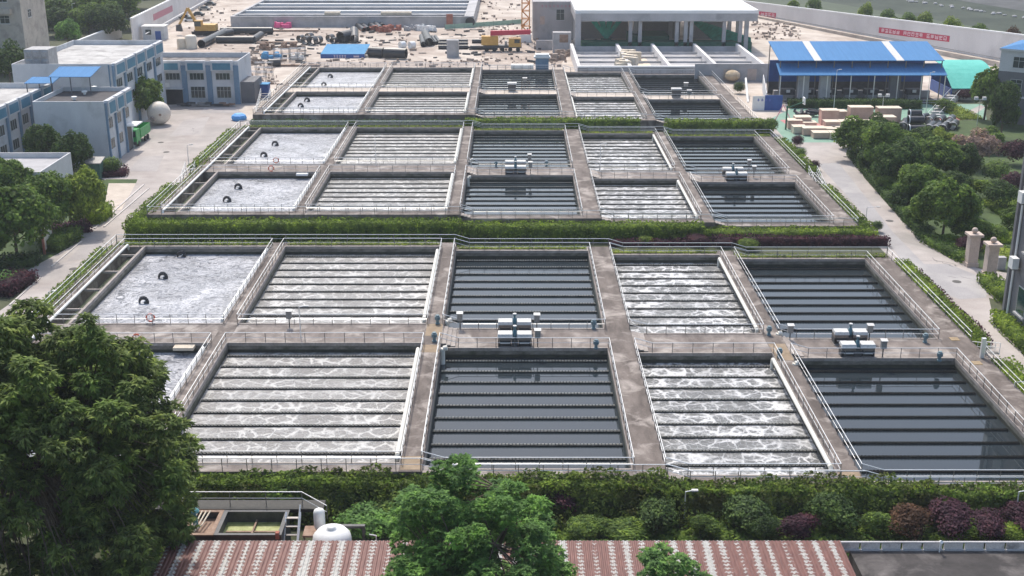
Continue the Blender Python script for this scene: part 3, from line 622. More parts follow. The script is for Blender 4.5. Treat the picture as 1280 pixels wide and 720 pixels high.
# stairs down to the roads
def stairs(x0, x1, ya, yb, z1, lab):
    t = E('stairs', ((x0+x1)/2, (ya+yb)/2, 0), lab, 'stairs', 'steel stairs from the walkways to the roads')
    n = 9; mb = MB()
    for i in range(n):
        f = (i+.5)/n; yy = ya+(yb-ya)*f; zz = z1*(i+1)/n; mb.box(x0, x1, yy-.16, yy+.16, zz-.06, zz-.01)
    mb.build('treads', M['steel2'], t)
    for xx in (x0, x1):
        MB().hexa([(xx-.04, ya, -.05), (xx+.04, ya, -.05), (xx+.04, yb, z1-.2), (xx-.04, yb, z1-.2), (xx-.04, ya, .2), (xx+.04, ya, .2), (xx+.04, yb, z1+.02), (xx-.04, yb, z1+.02)]).build('stringer', M['white'], t)
        h = MB(); h.tube((xx, ya, 1.0), (xx, yb, z1+1.05), .04, 6); h.tube((xx, ya, .5), (xx, yb, z1+.55), .03, 6)
        for k in range(5): f = k/4; yy = ya+(yb-ya)*f; h.tube((xx, yy, z1*f), (xx, yy, z1*f+1.03), .03, 5)
        h.build('handrail', M['white'], t)
stairs(-51.6, -50.1, 178.5, 185.5, 3.15, 'white steel stairs climbing from the left road to the middle block')
stairs(47.95, 49.3, 183.0, 189.5, 1.5, 'white steel stairs at the right edge of the middle block')
stairs(47.95, 49.3, 117.0, 112.5, 1.5, 'low steel stairs at the right edge of the nearest block')
q = P(1227, 447, 1.5); T(MB().box(q.x-.2, q.x+.2, q.y-.15, q.y+.15, 1.5, 3.6).build('meter_post', M['steel']), 'grey steel cabinet post by the gap in the right railing', 'post')
stairs(-53.0, -51.0, 246, 253, 3.15, 'white steel stairs at the left edge of the farthest block')
# ------------------------------------------------------------------ VEGETATION
def hedge(name, p0, p1, width, z0, z1, mk, label, cat='hedge', dens=26, ls=.26, amp=.12, side=1.0, seed=1, round_=.0, kind=None, topw=None):
    p0 = Vector((p0[0], p0[1], 0)); p1 = Vector((p1[0], p1[1], 0)); d = p1-p0; L = d.length; d.normalize(); n = Vector((-d.y, d.x, 0))
    tw = width if topw is None else topw
    c = (p0+p1)/2; H = z1-z0; ins = .18+amp*.6
    core = MB(); u = d*(L/2-ins); bw = max(.1, width/2-ins); bt = max(.08, tw/2-ins)
    off = n*((width-tw)/2)      # top shifted to the +n side when narrower
    core.hexa([tuple(c-u-n*bw)[:2]+(z0,), tuple(c+u-n*bw)[:2]+(z0,), tuple(c+u+n*bw)[:2]+(z0,), tuple(c-u+n*bw)[:2]+(z0,),
               tuple(c-u+off-n*bt)[:2]+(z1-ins,), tuple(c+u+off-n*bt)[:2]+(z1-ins,), tuple(c+u+off+n*bt)[:2]+(z1-ins,), tuple(c-u+off+n*bt)[:2]+(z1-ins,)])
    parts = []
    def face(area, fn, N):
        m_ = int(area*dens)
        if m_ < 1: return
        a = rng.uniform(-.5, .5, m_); b_ = rng.uniform(0, 1, m_); X = fn(a, b_); b2 = bump(X, seed, amp, 1.3)
        X = X+np.array(N)[None]*b2[:, None]+rng.normal(0, .05, X.shape); parts.append((X, np.tile(np.array(N, float), (m_, 1))))
    D3 = np.array(d); N3 = np.array(n); C3 = np.array(c)
    O3 = np.array(off)
    face(L*tw, lambda a, b_: C3+O3+D3*(a*L)[:, None]+N3*((b_-.5)*tw)[:, None]+np.array([0, 0, 1])*(z1-.05), (0, 0, 1))
    for s_ in (-1, 1):
        def fs(a, b_, s_=s_):
            off_ = s_*(width/2*(1-b_)+tw/2*b_)+((width-tw)/2)*b_ 
            bulge = (1-(2*b_-1)**2)*round_*s_
            return C3+D3*(a*L)[:, None]+N3*(off_+bulge)[:, None]+np.array([0, 0, 1])*(z0+H*b_)[:, None]
        face(L*math.hypot(H, (width-tw) if s_ < 0 else 0)*side, fs, tuple(N3*s_*.8+np.array([0, 0, .6])))
        face(width*H, lambda a, b_, s_=s_: C3+D3*(s_*L/2)+N3*(a*width)[:, None]+np.array([0, 0, 1])*(z0+H*b_)[:, None], tuple(D3*s_))
    X = np.vstack([p[0] for p in parts]); Nn = np.vstack([p[1] for p in parts])
    o = fastquads(name, leaves(X, Nn, ls, ls*.62), M[mk], None, core)
    T(o, label, cat); 
    if kind: o['kind'] = kind
    return o
def crownmesh(seed, nb, nl, L, W, droop=0., flat=.8, spread=.62, br=.34, jit=.6):
    r = np.random.default_rng(seed)
    u = r.normal(0, 1, (nb, 3)); u /= np.linalg.norm(u, axis=1)[:, None]; u[:, 2] = np.where(u[:, 2] < -.5, -u[:, 2]*.6, u[:, 2])
    rad = r.uniform(.35, 1, nb)**.6*spread; B = u*rad[:, None]; BR = r.uniform(.65, 1.2, nb)*br
    wgt = BR**2; idx = r.choice(nb, nl, p=wgt/wgt.sum())
    v = r.normal(0, 1, (nl, 3)); v[:, 2] += .35; v /= np.linalg.norm(v, axis=1)[:, None]
    C = B[idx]+v*(BR[idx]*r.uniform(.72, 1.06, nl))[:, None]
    Nn = v+C*.5; Nn[:, 2] += .25
    return C, Nn, L, W, droop, jit
CM = {}
def get_crown(key, mk, spec):
    if (key, mk) not in CM:
        C, Nn, L, W, dr, jit = crownmesh(*spec)
        o = fastquads('crown', leaves(C, Nn, L, W, dr, jit), M[mk], E('tmp', (0, 0, 0), 'x', 'x')); me = o.data; p = o.parent
        bpy.data.objects.remove(o); bpy.data.objects.remove(p); CM[(key, mk)] = me
    return CM[(key, mk)]
KINDS = {'round': lambda s: (s, 52, 12500, .098, .066, 0, .8, .74, .29, .75), 'loose': lambda s: (s, 30, 4200, .13, .07, .2, .8, .68, .30), 'shrub': lambda s: (s, 22, 3600, .12, .07, 0, .8, .62, .40), 'ball': lambda s: (s, 14, 2600, .12, .08, 0, .8, .30, .68, .35)}
def tree(name, px_, py_, ytop, rpx, mk, label, kind='round', seed=0, cat='tree', group=None, lowf=.18, z=0, trunk=True, rz=None):
    q = P(px_, py_, z); h = zat(ytop, q.y+0)-z; rr = rpx*(q.y*ct+(CZ-z)*st)/F
    h = max(h, .6); t = E(name, q, label, cat, group)
    o = bpy.data.objects.new('crown' if trunk else 'foliage', get_crown(kind+str(seed % 3), mk, KINDS[kind](seed % 3+5))); rr *= 1.12 if kind == 'round' else 1.0; col.objects.link(o); o.parent = t
    zc = h*(1+lowf)/2; o.location = (0, 0, zc); o.scale = (rr/.92, rr/.92, h*(1-lowf)/2/.92); o.rotation_euler = (0, 0, seed*1.7)
    if trunk:
        mb = MB(); tr = max(.12, h*.022); mb.tube(q, q+Vector((.1, .05, zc*.9)), tr, 8, tr*.6)
        for k in range(5):
            a = k*1.26+seed; s0 = q+Vector((.05, .03, zc*(.45+.1*k))); mb.tube(s0, s0+Vector((math.cos(a)*rr*.55, math.sin(a)*rr*.55, h*.22)), tr*.5, 6, tr*.15)
        mb.build('trunk', M['trunk'], t)
    return t
def bigtree(name, X, Y, h, r, mk, label, nb, nl, L, W, seed, droop=1.2, low=.12, spread=.74, br=.26, leafc=7):
    """near tree: limbs reaching into separate leaf clumps"""
    rr = np.random.default_rng(seed); t = E(name, (X, Y, 0), label, 'tree')
    zc = h*(1+low)/2; hz = h*(1-low)/2
    u = rr.normal(0, 1, (nb, 3)); u[:, 2] = np.abs(u[:, 2])*np.where(rr.uniform(0, 1, nb) < .62, 1, -1); u /= np.linalg.norm(u, axis=1)[:, None]
    rad = rr.uniform(.3, 1, nb)**.5; B = u*rad[:, None]*np.array([r, r, hz]); wl = 1+.42*np.clip(-u[:, 2], 0, 1)*(h > 20); B[:, 0] *= wl; B[:, 1] *= wl
    B *= (1-br*.55); B += rr.normal(0, .25, B.shape)
    BR = rr.uniform(.6, 1.25, nb)*br*r*.62
    trunk = MB(); q = Vector((X, Y, 0)); tr = h*.02
    fork = q+Vector((0, 0, h*.35)); trunk.tube(q, fork, tr, 10, tr*.75)
    C3 = np.array([X, Y, zc])
    forks = []
    for k in range(7):
        a = k*.9+seed; e = q+Vector((math.cos(a)*r*.35, math.sin(a)*r*.35, h*(.52+.05*k))); trunk.tube(fork+Vector((0, 0, .1*k)), e, tr*.55, 8, tr*.3); forks.append(e)
    for i in range(nb):
        e = Vector(C3+B[i]); f = min(forks, key=lambda v: (v-e).length); trunk.tube(f, f+(e-f)*.95, tr*.16, 5, tr*.05, cap=False)
    trunk.build('trunk', M['trunk'], t)
    idx = rr.choice(nb, nl//leafc, p=BR**2/(BR**2).sum()); v = rr.normal(0, 1, (nl//leafc, 3)); v[:, 2] += .45; v /= np.linalg.norm(v, axis=1)[:, None]
    S = C3+B[idx]+v*(BR[idx]*rr.uniform(.45, 1.08, len(idx))**.5)[:, None]*np.array([1, 1, .8])    # sprigs
    S = np.repeat(S, leafc, 0); V = np.repeat(v, leafc, 0); n = len(S)
    a = rr.uniform(0, 2*math.pi, n); D = np.stack([np.cos(a), np.sin(a), -rr.uniform(.1, droop, n)], 1); D += V*.5; D /= np.linalg.norm(D, axis=1)[:, None]
    Nn = np.stack([-np.cos(a)*.3, -np.sin(a)*.3, np.ones(n)], 1)+rr.normal(0, .35, (n, 3)); Nn -= D*(Nn*D).sum(1)[:, None]; Nn /= np.linalg.norm(Nn, axis=1)[:, None]
    Sd = np.cross(Nn, D); l = L*rr.uniform(.7, 1.3, (n, 1)); w_ = W*rr.uniform(.7, 1.3, (n, 1))/2
    V4 = np.stack([S, S+D*l*.45+Sd*w_+Nn*l*.08, S+D*l, S+D*l*.45-Sd*w_+Nn*l*.08], 1)
    fastquads('crown', V4, M[mk], t); return t

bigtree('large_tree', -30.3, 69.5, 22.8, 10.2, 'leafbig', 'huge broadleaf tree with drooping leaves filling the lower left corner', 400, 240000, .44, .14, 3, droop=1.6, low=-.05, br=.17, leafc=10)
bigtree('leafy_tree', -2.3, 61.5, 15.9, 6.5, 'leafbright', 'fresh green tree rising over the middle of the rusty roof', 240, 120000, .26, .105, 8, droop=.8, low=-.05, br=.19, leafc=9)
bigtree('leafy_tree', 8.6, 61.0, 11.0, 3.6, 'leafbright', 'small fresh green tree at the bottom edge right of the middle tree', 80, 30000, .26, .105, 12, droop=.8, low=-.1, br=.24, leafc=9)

# ivy and shrubs below the nearest block
for i, (xa, xb) in enumerate([(-31, -9.5), (-9.5, 12), (12, 33), (33, 55)]):
    z1 = [3.0, 2.75, 2.35, 1.9][i]
    hedge('ivy_bank', (xb, 82.35), (xa, 82.35), 3.4, 0, z1, 'leafivy', ['ivy-covered bank below the leftmost front basins', 'ivy-covered bank below the middle of the nearest block, behind the fresh green tree', 'ivy-covered bank below the laced foaming front basin', 'ivy-covered bank below the right end front basin'][i], 'ivy', dens=40, ls=.34, amp=.42, seed=11, topw=1.9, round_=.3) if False else \
    hedge('ivy_bank', (xa, 82.35), (xb, 82.35), 3.3, -.2, z1, 'leafivy', ['ivy-covered bank below the leftmost front basins', 'ivy-covered bank below the middle of the nearest block, behind the fresh green tree', 'ivy-covered bank below the laced foaming front basin', 'ivy-covered bank below the right end front basin'][i], 'ivy', dens=46, ls=.30, amp=.75, seed=11, topw=1.9, round_=.35)
    hedge('ivy_trim', (xa, 83.2), (xb, 83.2), 1.7, z1-.5, z1+.15, 'leafrim', ['bright creeping ivy along the rim at the left front', 'bright creeping ivy along the rim behind the fresh green tree', 'bright creeping ivy along the rim below the laced foaming basin', 'bright creeping ivy along the rim at the right front'][i], 'ivy', dens=45, ls=.28, amp=.25, seed=5+i)
for xa, xb, lb in ((-30, -18, 'left, behind the steel tanks'), (-8, 14, 'middle'), (14, 36, 'right'), (36, 56, 'far right')):
    o = hedge('undergrowth', (xa, 77.8), (xb, 77.8), 6.5, -.1, .55, 'leafcam', 'dark low undergrowth at the foot of the ivy bank, '+lb, 'undergrowth', dens=30, ls=.36, amp=.45, seed=21, kind='stuff')
sh = [(232, 640, 598, 26, 'leafivy'), (290, 620, 588, 30, 'leafpur'), (345, 640, 590, 34, 'leafcam'), (400, 630, 596, 30, 'leafhedge'), (455, 668, 628, 38, 'leafbright'), (445, 640, 600, 30, 'leafdark'), (500, 650, 606, 34, 'leafcam'),
      (735, 672, 640, 26, 'leafcam'), (775, 672, 650, 28, 'leafcam'), (690, 640, 604, 24, 'leafpur'), (886, 672, 642, 18, 'leafcam'), (930, 655, 618, 30, 'leafdark'), (1000, 676, 640, 20, 'leafpur'), (985, 640, 612, 22, 'leafhedge'), (1040, 665, 620, 28, 'leafdark'),
      (1062, 640, 606, 22, 'leafcam'), (1100, 674, 640, 20, 'leafcam'), (1135, 674, 634, 26, 'leafbrown'), (1185, 668, 628, 30, 'leafpur'), (1230, 668, 634, 26, 'leafpur'), (1275, 664, 632, 24, 'leafpur'), (955, 674, 646, 18, 'leafdark'), (1210, 676, 652, 22, 'leafhedge'), (820, 662, 622, 26, 'leafdark'), (1260, 676, 654, 20, 'leafhedge'), (1162, 640, 606, 18, 'leafhedge')]
cn = {'leafivy': 'ivy green', 'leafpur': 'purple-leaved', 'leafcam': 'mid green', 'leafhedge': 'yellow-green', 'leafbright': 'fresh green', 'leafdark': 'dark green', 'leafyel': 'pale yellowish', 'leafbrown': 'rusty brown'}
ordn = ['first', 'second', 'third', 'fourth', 'fifth', 'sixth', 'seventh']
cnt = {}
for i, (x_, yb_, yt_, r_, mk) in enumerate(sorted(sh)):
    cnt[mk] = cnt.get(mk, 0)+1
    oo = tree('shrub', x_, yb_, yt_, r_*1.15, mk, f'{cn[mk]} shrub below the nearest block, {ordn[cnt[mk]-1]} of its colour from the left', 'shrub', i, 'shrub', 'shrubs below the nearest block', lowf=0, trunk=False)
    c_ = oo.children[0]; c_.scale = (c_.scale[0]*(1.5 if mk == 'leafpur' else 1.25), c_.scale[1]*.9, c_.scale[2]*random.uniform(.85, 1.15))

# planting strips on the blocks
for bi, (y0, yc0, yc1, y1, y2, bn) in enumerate(BLK):
    if bi < 2:
        for c in range(5):
            xa, xb = (-49.5 if c == 0 else SX[c][1]+.2), SX[c+1][0]+(-.2 if c < 4 else 3)
            hedge('planting_strip', (xa+.0, y2-.75), (xb, y2-.75), .85, LV[c], LV[c]+.30, 'leafyel', f'low yellow-green planting behind the {CN[c]}, {bn} block', 'planting', dens=38, ls=.2, amp=.05, seed=3)
            for k in range(1): pass
    else: pass
    hedge('planting_strip', (-49.45, y0+.6), (-49.45, y2-1), .6, 3.15, 3.32, 'leafyel', f'thin green planting between the rails on the left edge of the {bn} block', 'planting', dens=22, ls=.2, amp=.04, seed=3) if bi < 2 else None
hedge('hedge', (-51.2, 86), (-51.2, 145), 2.0, 0, 2.7, 'leafhedge', 'clipped hedge between the left road and the nearest block', dens=24, ls=.28, amp=.2, seed=2)
hedge('hedge', (-51.3, 156.5), (-51.3, 177), 2.4, 0, 2.9, 'leafhedge', 'clipped hedge between the left road and the middle block, before the steps', dens=20, ls=.30, amp=.2, seed=2)
hedge('hedge', (-51.2, 188.5), (-51.2, 217), 1.9, 0, 2.9, 'leafhedge', 'clipped hedge on the left of the middle block, beyond the steps', dens=16, ls=.34, amp=.2, seed=2)
hedge('hedge', (-52.4, 156.6), (-7, 156.6), 2.9, 0, 2.85, 'leafhedge', 'long clipped hedge in front of the middle block, left half', dens=22, ls=.3, amp=.16, seed=4)
hedge('hedge', (-7, 156.7), (26, 156.7), 2.7, 0, 2.4, 'leafhedge', 'long clipped hedge in front of the middle block, middle stretch', dens=22, ls=.3, amp=.16, seed=5)
hedge('hedge', (26, 156.7), (49.6, 156.7), 2.9, 0, 1.55, 'leafhedge', 'long clipped hedge in front of the middle block, right end', dens=22, ls=.3, amp=.16, seed=6)
hedge('purple_hedge', (27, 154.4), (50.6, 154.2), 1.6, 0, 1.3, 'leafpur', 'dark purple low hedge in front of the middle block, right end', dens=24, ls=.28, amp=.2, seed=7)
hedge('purple_hedge', (13, 154.0), (27, 154.2), 1.4, 0, .9, 'leafpur', 'dark purple low hedge in front of the middle block, centre', dens=24, ls=.28, amp=.2, seed=8)
for i, (x_, yb_, yt_, r_, mk, lb) in enumerate([(806, 306, 294, 11, 'leafhedge', 'green ball shrub'), (842, 303, 293, 9, 'leafyel', 'small yellow-green shrub'), (934, 312, 298, 15, 'leafhedge', 'bright green domed shrub'), (872, 306, 292, 17, 'leafpur', 'purple domed shrub'), (905, 308, 297, 14, 'leafpur', 'second, lower purple shrub')]):
    tree('shrub', x_, yb_, yt_, r_, mk, f'{lb} in the bed between the nearest and middle blocks', 'ball', i, 'shrub', None, 0, trunk=False)
hedge('hedge', (-50, 227.2), (-9, 227.2), 1.8, 0, 2.5, 'leafdark', 'low dark hedge in front of the farthest block, left half', dens=9, ls=.38, amp=.2, seed=4)
hedge('hedge', (-9, 227.4), (24.5, 227.4), 2.4, 0, 2.85, 'leafhedge', 'hedge in front of the farthest block, middle stretch', dens=11, ls=.38, amp=.25, seed=4)
hedge('hedge', (29.5, 227.6), (50.0, 227.6), 2.6, 0, 2.5, 'leafhedge', 'clipped hedge in front of the farthest block, right end', dens=12, ls=.38, amp=.2, seed=4)
hedge('hedge', (49.0, 116.5), (49.0, 144.0), 2.0, 0, 1.45, 'leafhedge', 'clipped hedge between the right road and the nearest block, beyond the crosswalk', dens=24, ls=.28, amp=.15, seed=9)
hedge('purple_hedge', (50.25, 118), (50.25, 141), .9, 0, 1.1, 'leafpur', 'dark purple edging beside the right road, nearest block', dens=22, ls=.26, amp=.18, seed=10)
hedge('hedge', (49.3, 86), (49.3, 111.8), 2.2, 0, 1.3, 'leafhedge', 'overgrown hedge between the right road and the nearest block, before the crosswalk', dens=26, ls=.30, amp=.25, seed=9)
hedge('hedge', (49.0, 159.5), (49.0, 182), 1.9, 0, 1.4, 'leafhedge', 'clipped hedge between the right road and the middle block, near half', dens=18, ls=.3, amp=.15, seed=9)
hedge('hedge', (49.2, 190.5), (49.2, 217), 2.0, 0, 1.5, 'leafhedge', 'clipped hedge between the right road and the middle block, far half', dens=15, ls=.33, amp=.2, seed=9)
for i, (x_, yb_, yt_, r_, mk) in enumerate([(1000, 200, 184, 9, 'leafcam'), (1018, 214, 200, 8, 'leafpur'), (996, 184, 168, 9, 'leafpur'), (963, 168, 146, 11, 'leafcam'), (1096, 290, 276, 9, 'leafdark')]):
    tree('shrub', x_, yb_, yt_, r_, mk, ['rounded green shrub by the right edge of the middle block', 'purple shrub by the right edge of the middle block near its steps', 'purple shrub at the far right corner of the middle block', 'round bush at the right corner of the farthest block', 'dark shrub at the near right corner of the middle block'][i], 'ball', i, 'shrub', None, 0, trunk=False)
# left trees
LT = [(22, 326, 224, 50, 'leafcam', 'large bushy tree at the left edge beside the road'), (66, 296, 214, 33, 'leafcam', 'rounded tree second along the left road'), (106, 288, 205, 28, 'leafyel', 'lighter yellow-green tree beside the concrete patch'),
      (14, 262, 192, 30, 'leafcam', 'tree at the left edge below the low flat roof'), (60, 222, 154, 22, 'leafdark', 'dark tree left of a pair behind the white building'), (92, 224, 160, 24, 'leafdark', 'dark tree right of a pair behind the white building'),
      (175, 153, 88, 31, 'leafcam', 'big dense round tree beside the green lorry'), (192, 136, 98, 11, 'leafdark', 'smaller dense tree against the two-storey building'), (-20, 330, 270, 30, 'leafcam', 'tree half outside the frame at the left edge')]
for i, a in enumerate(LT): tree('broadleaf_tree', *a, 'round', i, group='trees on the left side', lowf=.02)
for i, a in enumerate([(45, 66, 28, 18, 'leafyel', 'bright yellow-green tree behind the left buildings'), (86, 64, 22, 18, 'leafbright', 'feathery light green tree behind the left buildings'), (14, 112, 48, 26, 'leafdark', 'dark tree below the old apartment block')]): tree('broadleaf_tree', *a, 'loose', i, group='trees behind the left buildings', lowf=.12)
for i, (x_, y_, t_, r_, mk) in enumerate([(60, 30, -14, 26, 'leafdark'), (100, 22, -20, 30, 'leafcam'), (135, 36, -22, 30, 'leafcam'), (120, 18, -30, 26, 'leafdark'), (165, 12, -30, 26, 'leafcam'), (190, -4, -40, 22, 'leafdark'), (40, 20, -20, 24, 'leafdark'), (150, 22, -18, 22, 'leafcam'), (78, 46, 10, 18, 'leafdark'), (8, 92, 62, 22, 'leafcam'), (215, -12, -44, 20, 'leafcam'), (18, 60, 20, 20, 'leafdark'), (112, 48, 6, 20, 'leafcam'), (134, 50, 8, 18, 'leafdark'), (92, 36, -10, 26, 'leafcam')]):
    tree('broadleaf_tree', x_, y_, t_-4, r_*1.3, mk, f'tree behind the left site wall, {["upper left", "upper", "near the wall gap", "farther", "behind the banner wall", "farthest right", "beside the apartment block", "by the end of the banner wall", "low, by the lamp post", "low, at the left edge", "beyond the frame top", "just right of the apartment block", "low, above the sloping wall", "low, at the top of the sloping wall", "between the two lamp posts"][i]}', 'round', i, group='trees behind the left site wall', lowf=.0)
tree('bush', 141, 218, 196, 15, 'leafcam', 'rounded bush in the bed before the white building', 'ball', 1, 'shrub', None, 0, trunk=False)
def hp(name, a, b, wd, h, mk, lab, **k): hedge(name, P(*a, 0), P(*b, 0), wd, 0, h, mk, lab, dens=16, ls=.32, amp=.15, **k)
hp('hedge', (118, 220), (160, 218), 3.5, 1.1, 'leafpur', 'low dark purple-green bed before the white building')
hp('hedge', (108, 281), (128, 268), 4, 2.0, 'leafhedge', 'bright clipped hedge under the yellow-green tree'); hp('hedge', (70, 292), (112, 286), 4, 1.2, 'leafpur', 'low dark hedge between the left trees and the road')
hp('hedge', (0, 332), (48, 330), 3, 1.3, 'leafdark', 'low dark green hedge below the large left tree'); hp('hedge', (60, 316), (92, 297), 3, 1.8, 'leafcam', 'dark clipped hedge behind the notice board')
hp('hedge', (-6, 372), (30, 350), 4, 1.5, 'leafpur', 'purple-brown hedge at the left edge of the road'); hp('shrub_bed', (-30, 366), (4, 352), 5, 1.6, 'leafbright', 'fresh green shrubs at the left edge behind the purple hedge')
# right garden
RT = [(1075, 200, 144, 30, 'leafcam'), (1102, 218, 152, 26, 'leafcam'), (1118, 236, 168, 30, 'leafdark'), (1098, 196, 142, 24, 'leafdark'), (1148, 262, 205, 28, 'leafcam'), (1178, 296, 218, 36, 'leafcam'), (1140, 236, 190, 28, 'leafdark'), (1166, 232, 172, 30, 'leafcam'), (1150, 200, 158, 20, 'leafdark'), (1196, 224, 178, 24, 'leafdark'), (1130, 208, 166, 22, 'leafcam')]
for i, a in enumerate(RT):
    tree('broadleaf_tree', *a[:4], a[4], f'bushy tree in the right garden, {["farthest, nearest the crates", "second in the row along the road", "third in the row along the road", "behind the first, by the crates", "fourth along the road", "largest and nearest to the gate pillars", "behind the fourth", "in the middle of the garden", "small, behind the black pipes", "right of the middle one", "small, between the crates and the middle"][i]}', 'round', i+3, group='trees of the right garden', lowf=.03)
for i, (x_, yb_, yt_, r_, mk) in enumerate([(1062, 186, 160, 16, 'leafdark'), (1086, 214, 186, 16, 'leafdark'), (1108, 240, 212, 17, 'leafcam'), (1128, 262, 234, 18, 'leafdark'), (1146, 282, 256, 18, 'leafcam'), (1120, 190, 160, 18, 'leafcam'), (1176, 200, 160, 20, 'leafyel'), (1190, 250, 214, 20, 'leafdark'), (1160, 180, 156, 16, 'leafdark'), (1232, 190, 158, 20, 'leafcam'), (1256, 160, 128, 16, 'leafcam'), (1268, 290, 258, 18, 'leafcam'), (1204, 300, 268, 18, 'leafcam')]):
    tree('understory_tree', x_, yb_, yt_, r_, mk, f'low bushy understory tree in the right garden, {["beside the crates", "second along the road", "third along the road", "fourth along the road", "fifth along the road", "inside near the crates", "yellowish, behind the middle", "right of the largest tree", "by the black pipes", "before the grey building", "lighter, beside the grey building", "behind the right building edge", "low, right of the largest tree"][i]}', 'round', i, 'tree', 'understory of the right garden', 0, trunk=False)
tree('flowering_tree', 1214, 210, 160, 30, 'leafpink', 'pinkish bare-twigged tree in the right garden', 'loose', 2, lowf=.1)
tree('broadleaf_tree', 1230, 150, 80, 20, 'leafcam', 'tall tree beside the grey building at the right', 'round', 2, lowf=.05); tree('broadleaf_tree', 1250, 175, 100, 18, 'leafdark', 'dark tree in front of the grey building', 'round', 1, lowf=.05)
for i, (x_, yb_, yt_, r_, mk, lb) in enumerate([(1208, 224, 201, 15, 'leafcam', 'round clipped ball shrub left of two'), (1243, 228, 200, 20, 'leafcam', 'round clipped ball shrub right of two'), (1262, 206, 172, 20, 'leafpur', 'purple tree-like shrub by the right edge'), (1222, 250, 222, 22, 'leafhedge', 'bright green spreading shrub'), (1250, 262, 226, 22, 'leafdark', 'dark spreading shrub'),
        (1208, 270, 238, 18, 'leafdark', 'dark shrub beside the nearest garden tree'), (1222, 298, 272, 20, 'leafcam', 'shrub before the garden path'), (1210, 318, 296, 18, 'leafpur', 'reddish purple shrub by the gate pillar'), (1186, 306, 290, 14, 'leafhedge', 'low green shrub under the nearest garden tree'), (1245, 300, 282, 16, 'leafcam', 'ball shrub behind the gate pillars'), (1228, 118, 108, 14, 'leafcam', 'shrub on the slope by the pavilion'), (1184, 140, 122, 15, 'leafcam', 'bush at the right end of the pavilion hedge'), (1204, 126, 110, 12, 'leafpur', 'dark purple bush beside the pavilion slope'), (1266, 246, 214, 18, 'leafpur', 'dark purple shrub behind the right building edge')]):
    tree('shrub', x_, yb_, yt_, r_, mk, lb+' in the right garden', 'ball' if 'ball' in lb else 'shrub', i, 'shrub', None, 0, trunk=False)
hp('hedge', (1066, 195), (1158, 300), 2.2, 1.2, 'leafdark', 'long low hedge between the right road and the garden trees'); hp('hedge', (1160, 303), (1212, 330), 2.2, 1.3, 'leafcam', 'hedge curving from the road towards the gate pillars')
hp('hedge', (1216, 292), (1290, 300), 7, .8, 'leafhedge', 'broad low hedge bed behind the gate pillars'); hp('hedge', (1236, 262), (1300, 262), 8, .8, 'leafhedge', 'broad bright hedge bed in the right garden')
hp('hedge', (1230, 318), (1290, 322), 5, .7, 'leafyel', 'low yellow-green bed beside the far gate pillar')
hp('hedge', (1232, 352), (1262, 380), 2.4, 1.3, 'leafhedge', 'clipped hedge between the gate pillar and the dark building'); hp('hedge', (1250, 402), (1310, 462), 2.4, 1.5, 'leafhedge', 'bright clipped hedge along the dark building')
hp('hedge', (985, 134), (1150, 135), 3, 1.8, 'leafdark', 'long dark hedge in front of the blue pavilion'); hp('hedge', (1172, 128), (1215, 150), 5, .5, 'leafyel', 'grassy bank at the end of the pavilion hedge')

# ------------------------------------------------------------------ BUILDINGS
def windows(t, O, u, items, w_=1.8, h=1.6, n=2, bars=False):
    """O: wall origin, u: unit vec along the wall; outward normal = u rotated -90deg. items: (s, z, w, h, n)"""
    u = Vector(u); nrm = Vector((u.y, -u.x, 0)); O = Vector(O)
    for (s_, z, ww, hh, nn) in items:
        f = MB(); a = O+u*s_; fr = .07
        def bx(x0, x1, z0, z1, d0, d1, mb):
            p = [a+u*x0+nrm*d0, a+u*x1+nrm*d0, a+u*x1+nrm*d1, a+u*x0+nrm*d1]
            mb.hexa([(q.x, q.y, z0) for q in p]+[(q.x, q.y, z1) for q in p])
        bx(0, ww, z, z+fr, .0, .08, f); bx(0, ww, z+hh-fr, z+hh, .0, .08, f)
        for k in range(nn+1): x_ = k*(ww-fr)/nn; bx(x_, x_+fr, z+fr, z+hh-fr, .0, .08, f)
        if hh > 1.9: bx(fr, ww-fr, z+hh*.62, z+hh*.62+.06, .0, .07, f)
        fo = f.build('window', M['frame'], t)
        g = MB(); bx(.03, ww-.03, z+.03, z+hh-.03, .005, .03, g); g.build('pane', M['glass'], fo)
        s2 = MB(); bx(-.1, ww+.1, z-.1, z-.005, .0, .16, s2); s2.build('sill', M['bwall'], fo)
def flatb(t, x0, x1, y0, y1, h, wall, roof, par=.7, pt=.22, parm=None):
    MB().box(x0, x1, y0, y1, 0, h-par).build('wall', wall, t)
    mb = MB(); mb.box(x0, x1, y0, y0+pt, h-par, h).box(x0, x1, y1-pt, y1, h-par, h).box(x0, x0+pt, y0+pt, y1-pt, h-par, h).box(x1-pt, x1, y0+pt, y1-pt, h-par, h)
    mb.build('parapet', parm or wall, t); MB().box(x0+pt, x1-pt, y0+pt, y1-pt, h-par, h-par+.06).build('roof', roof, t)
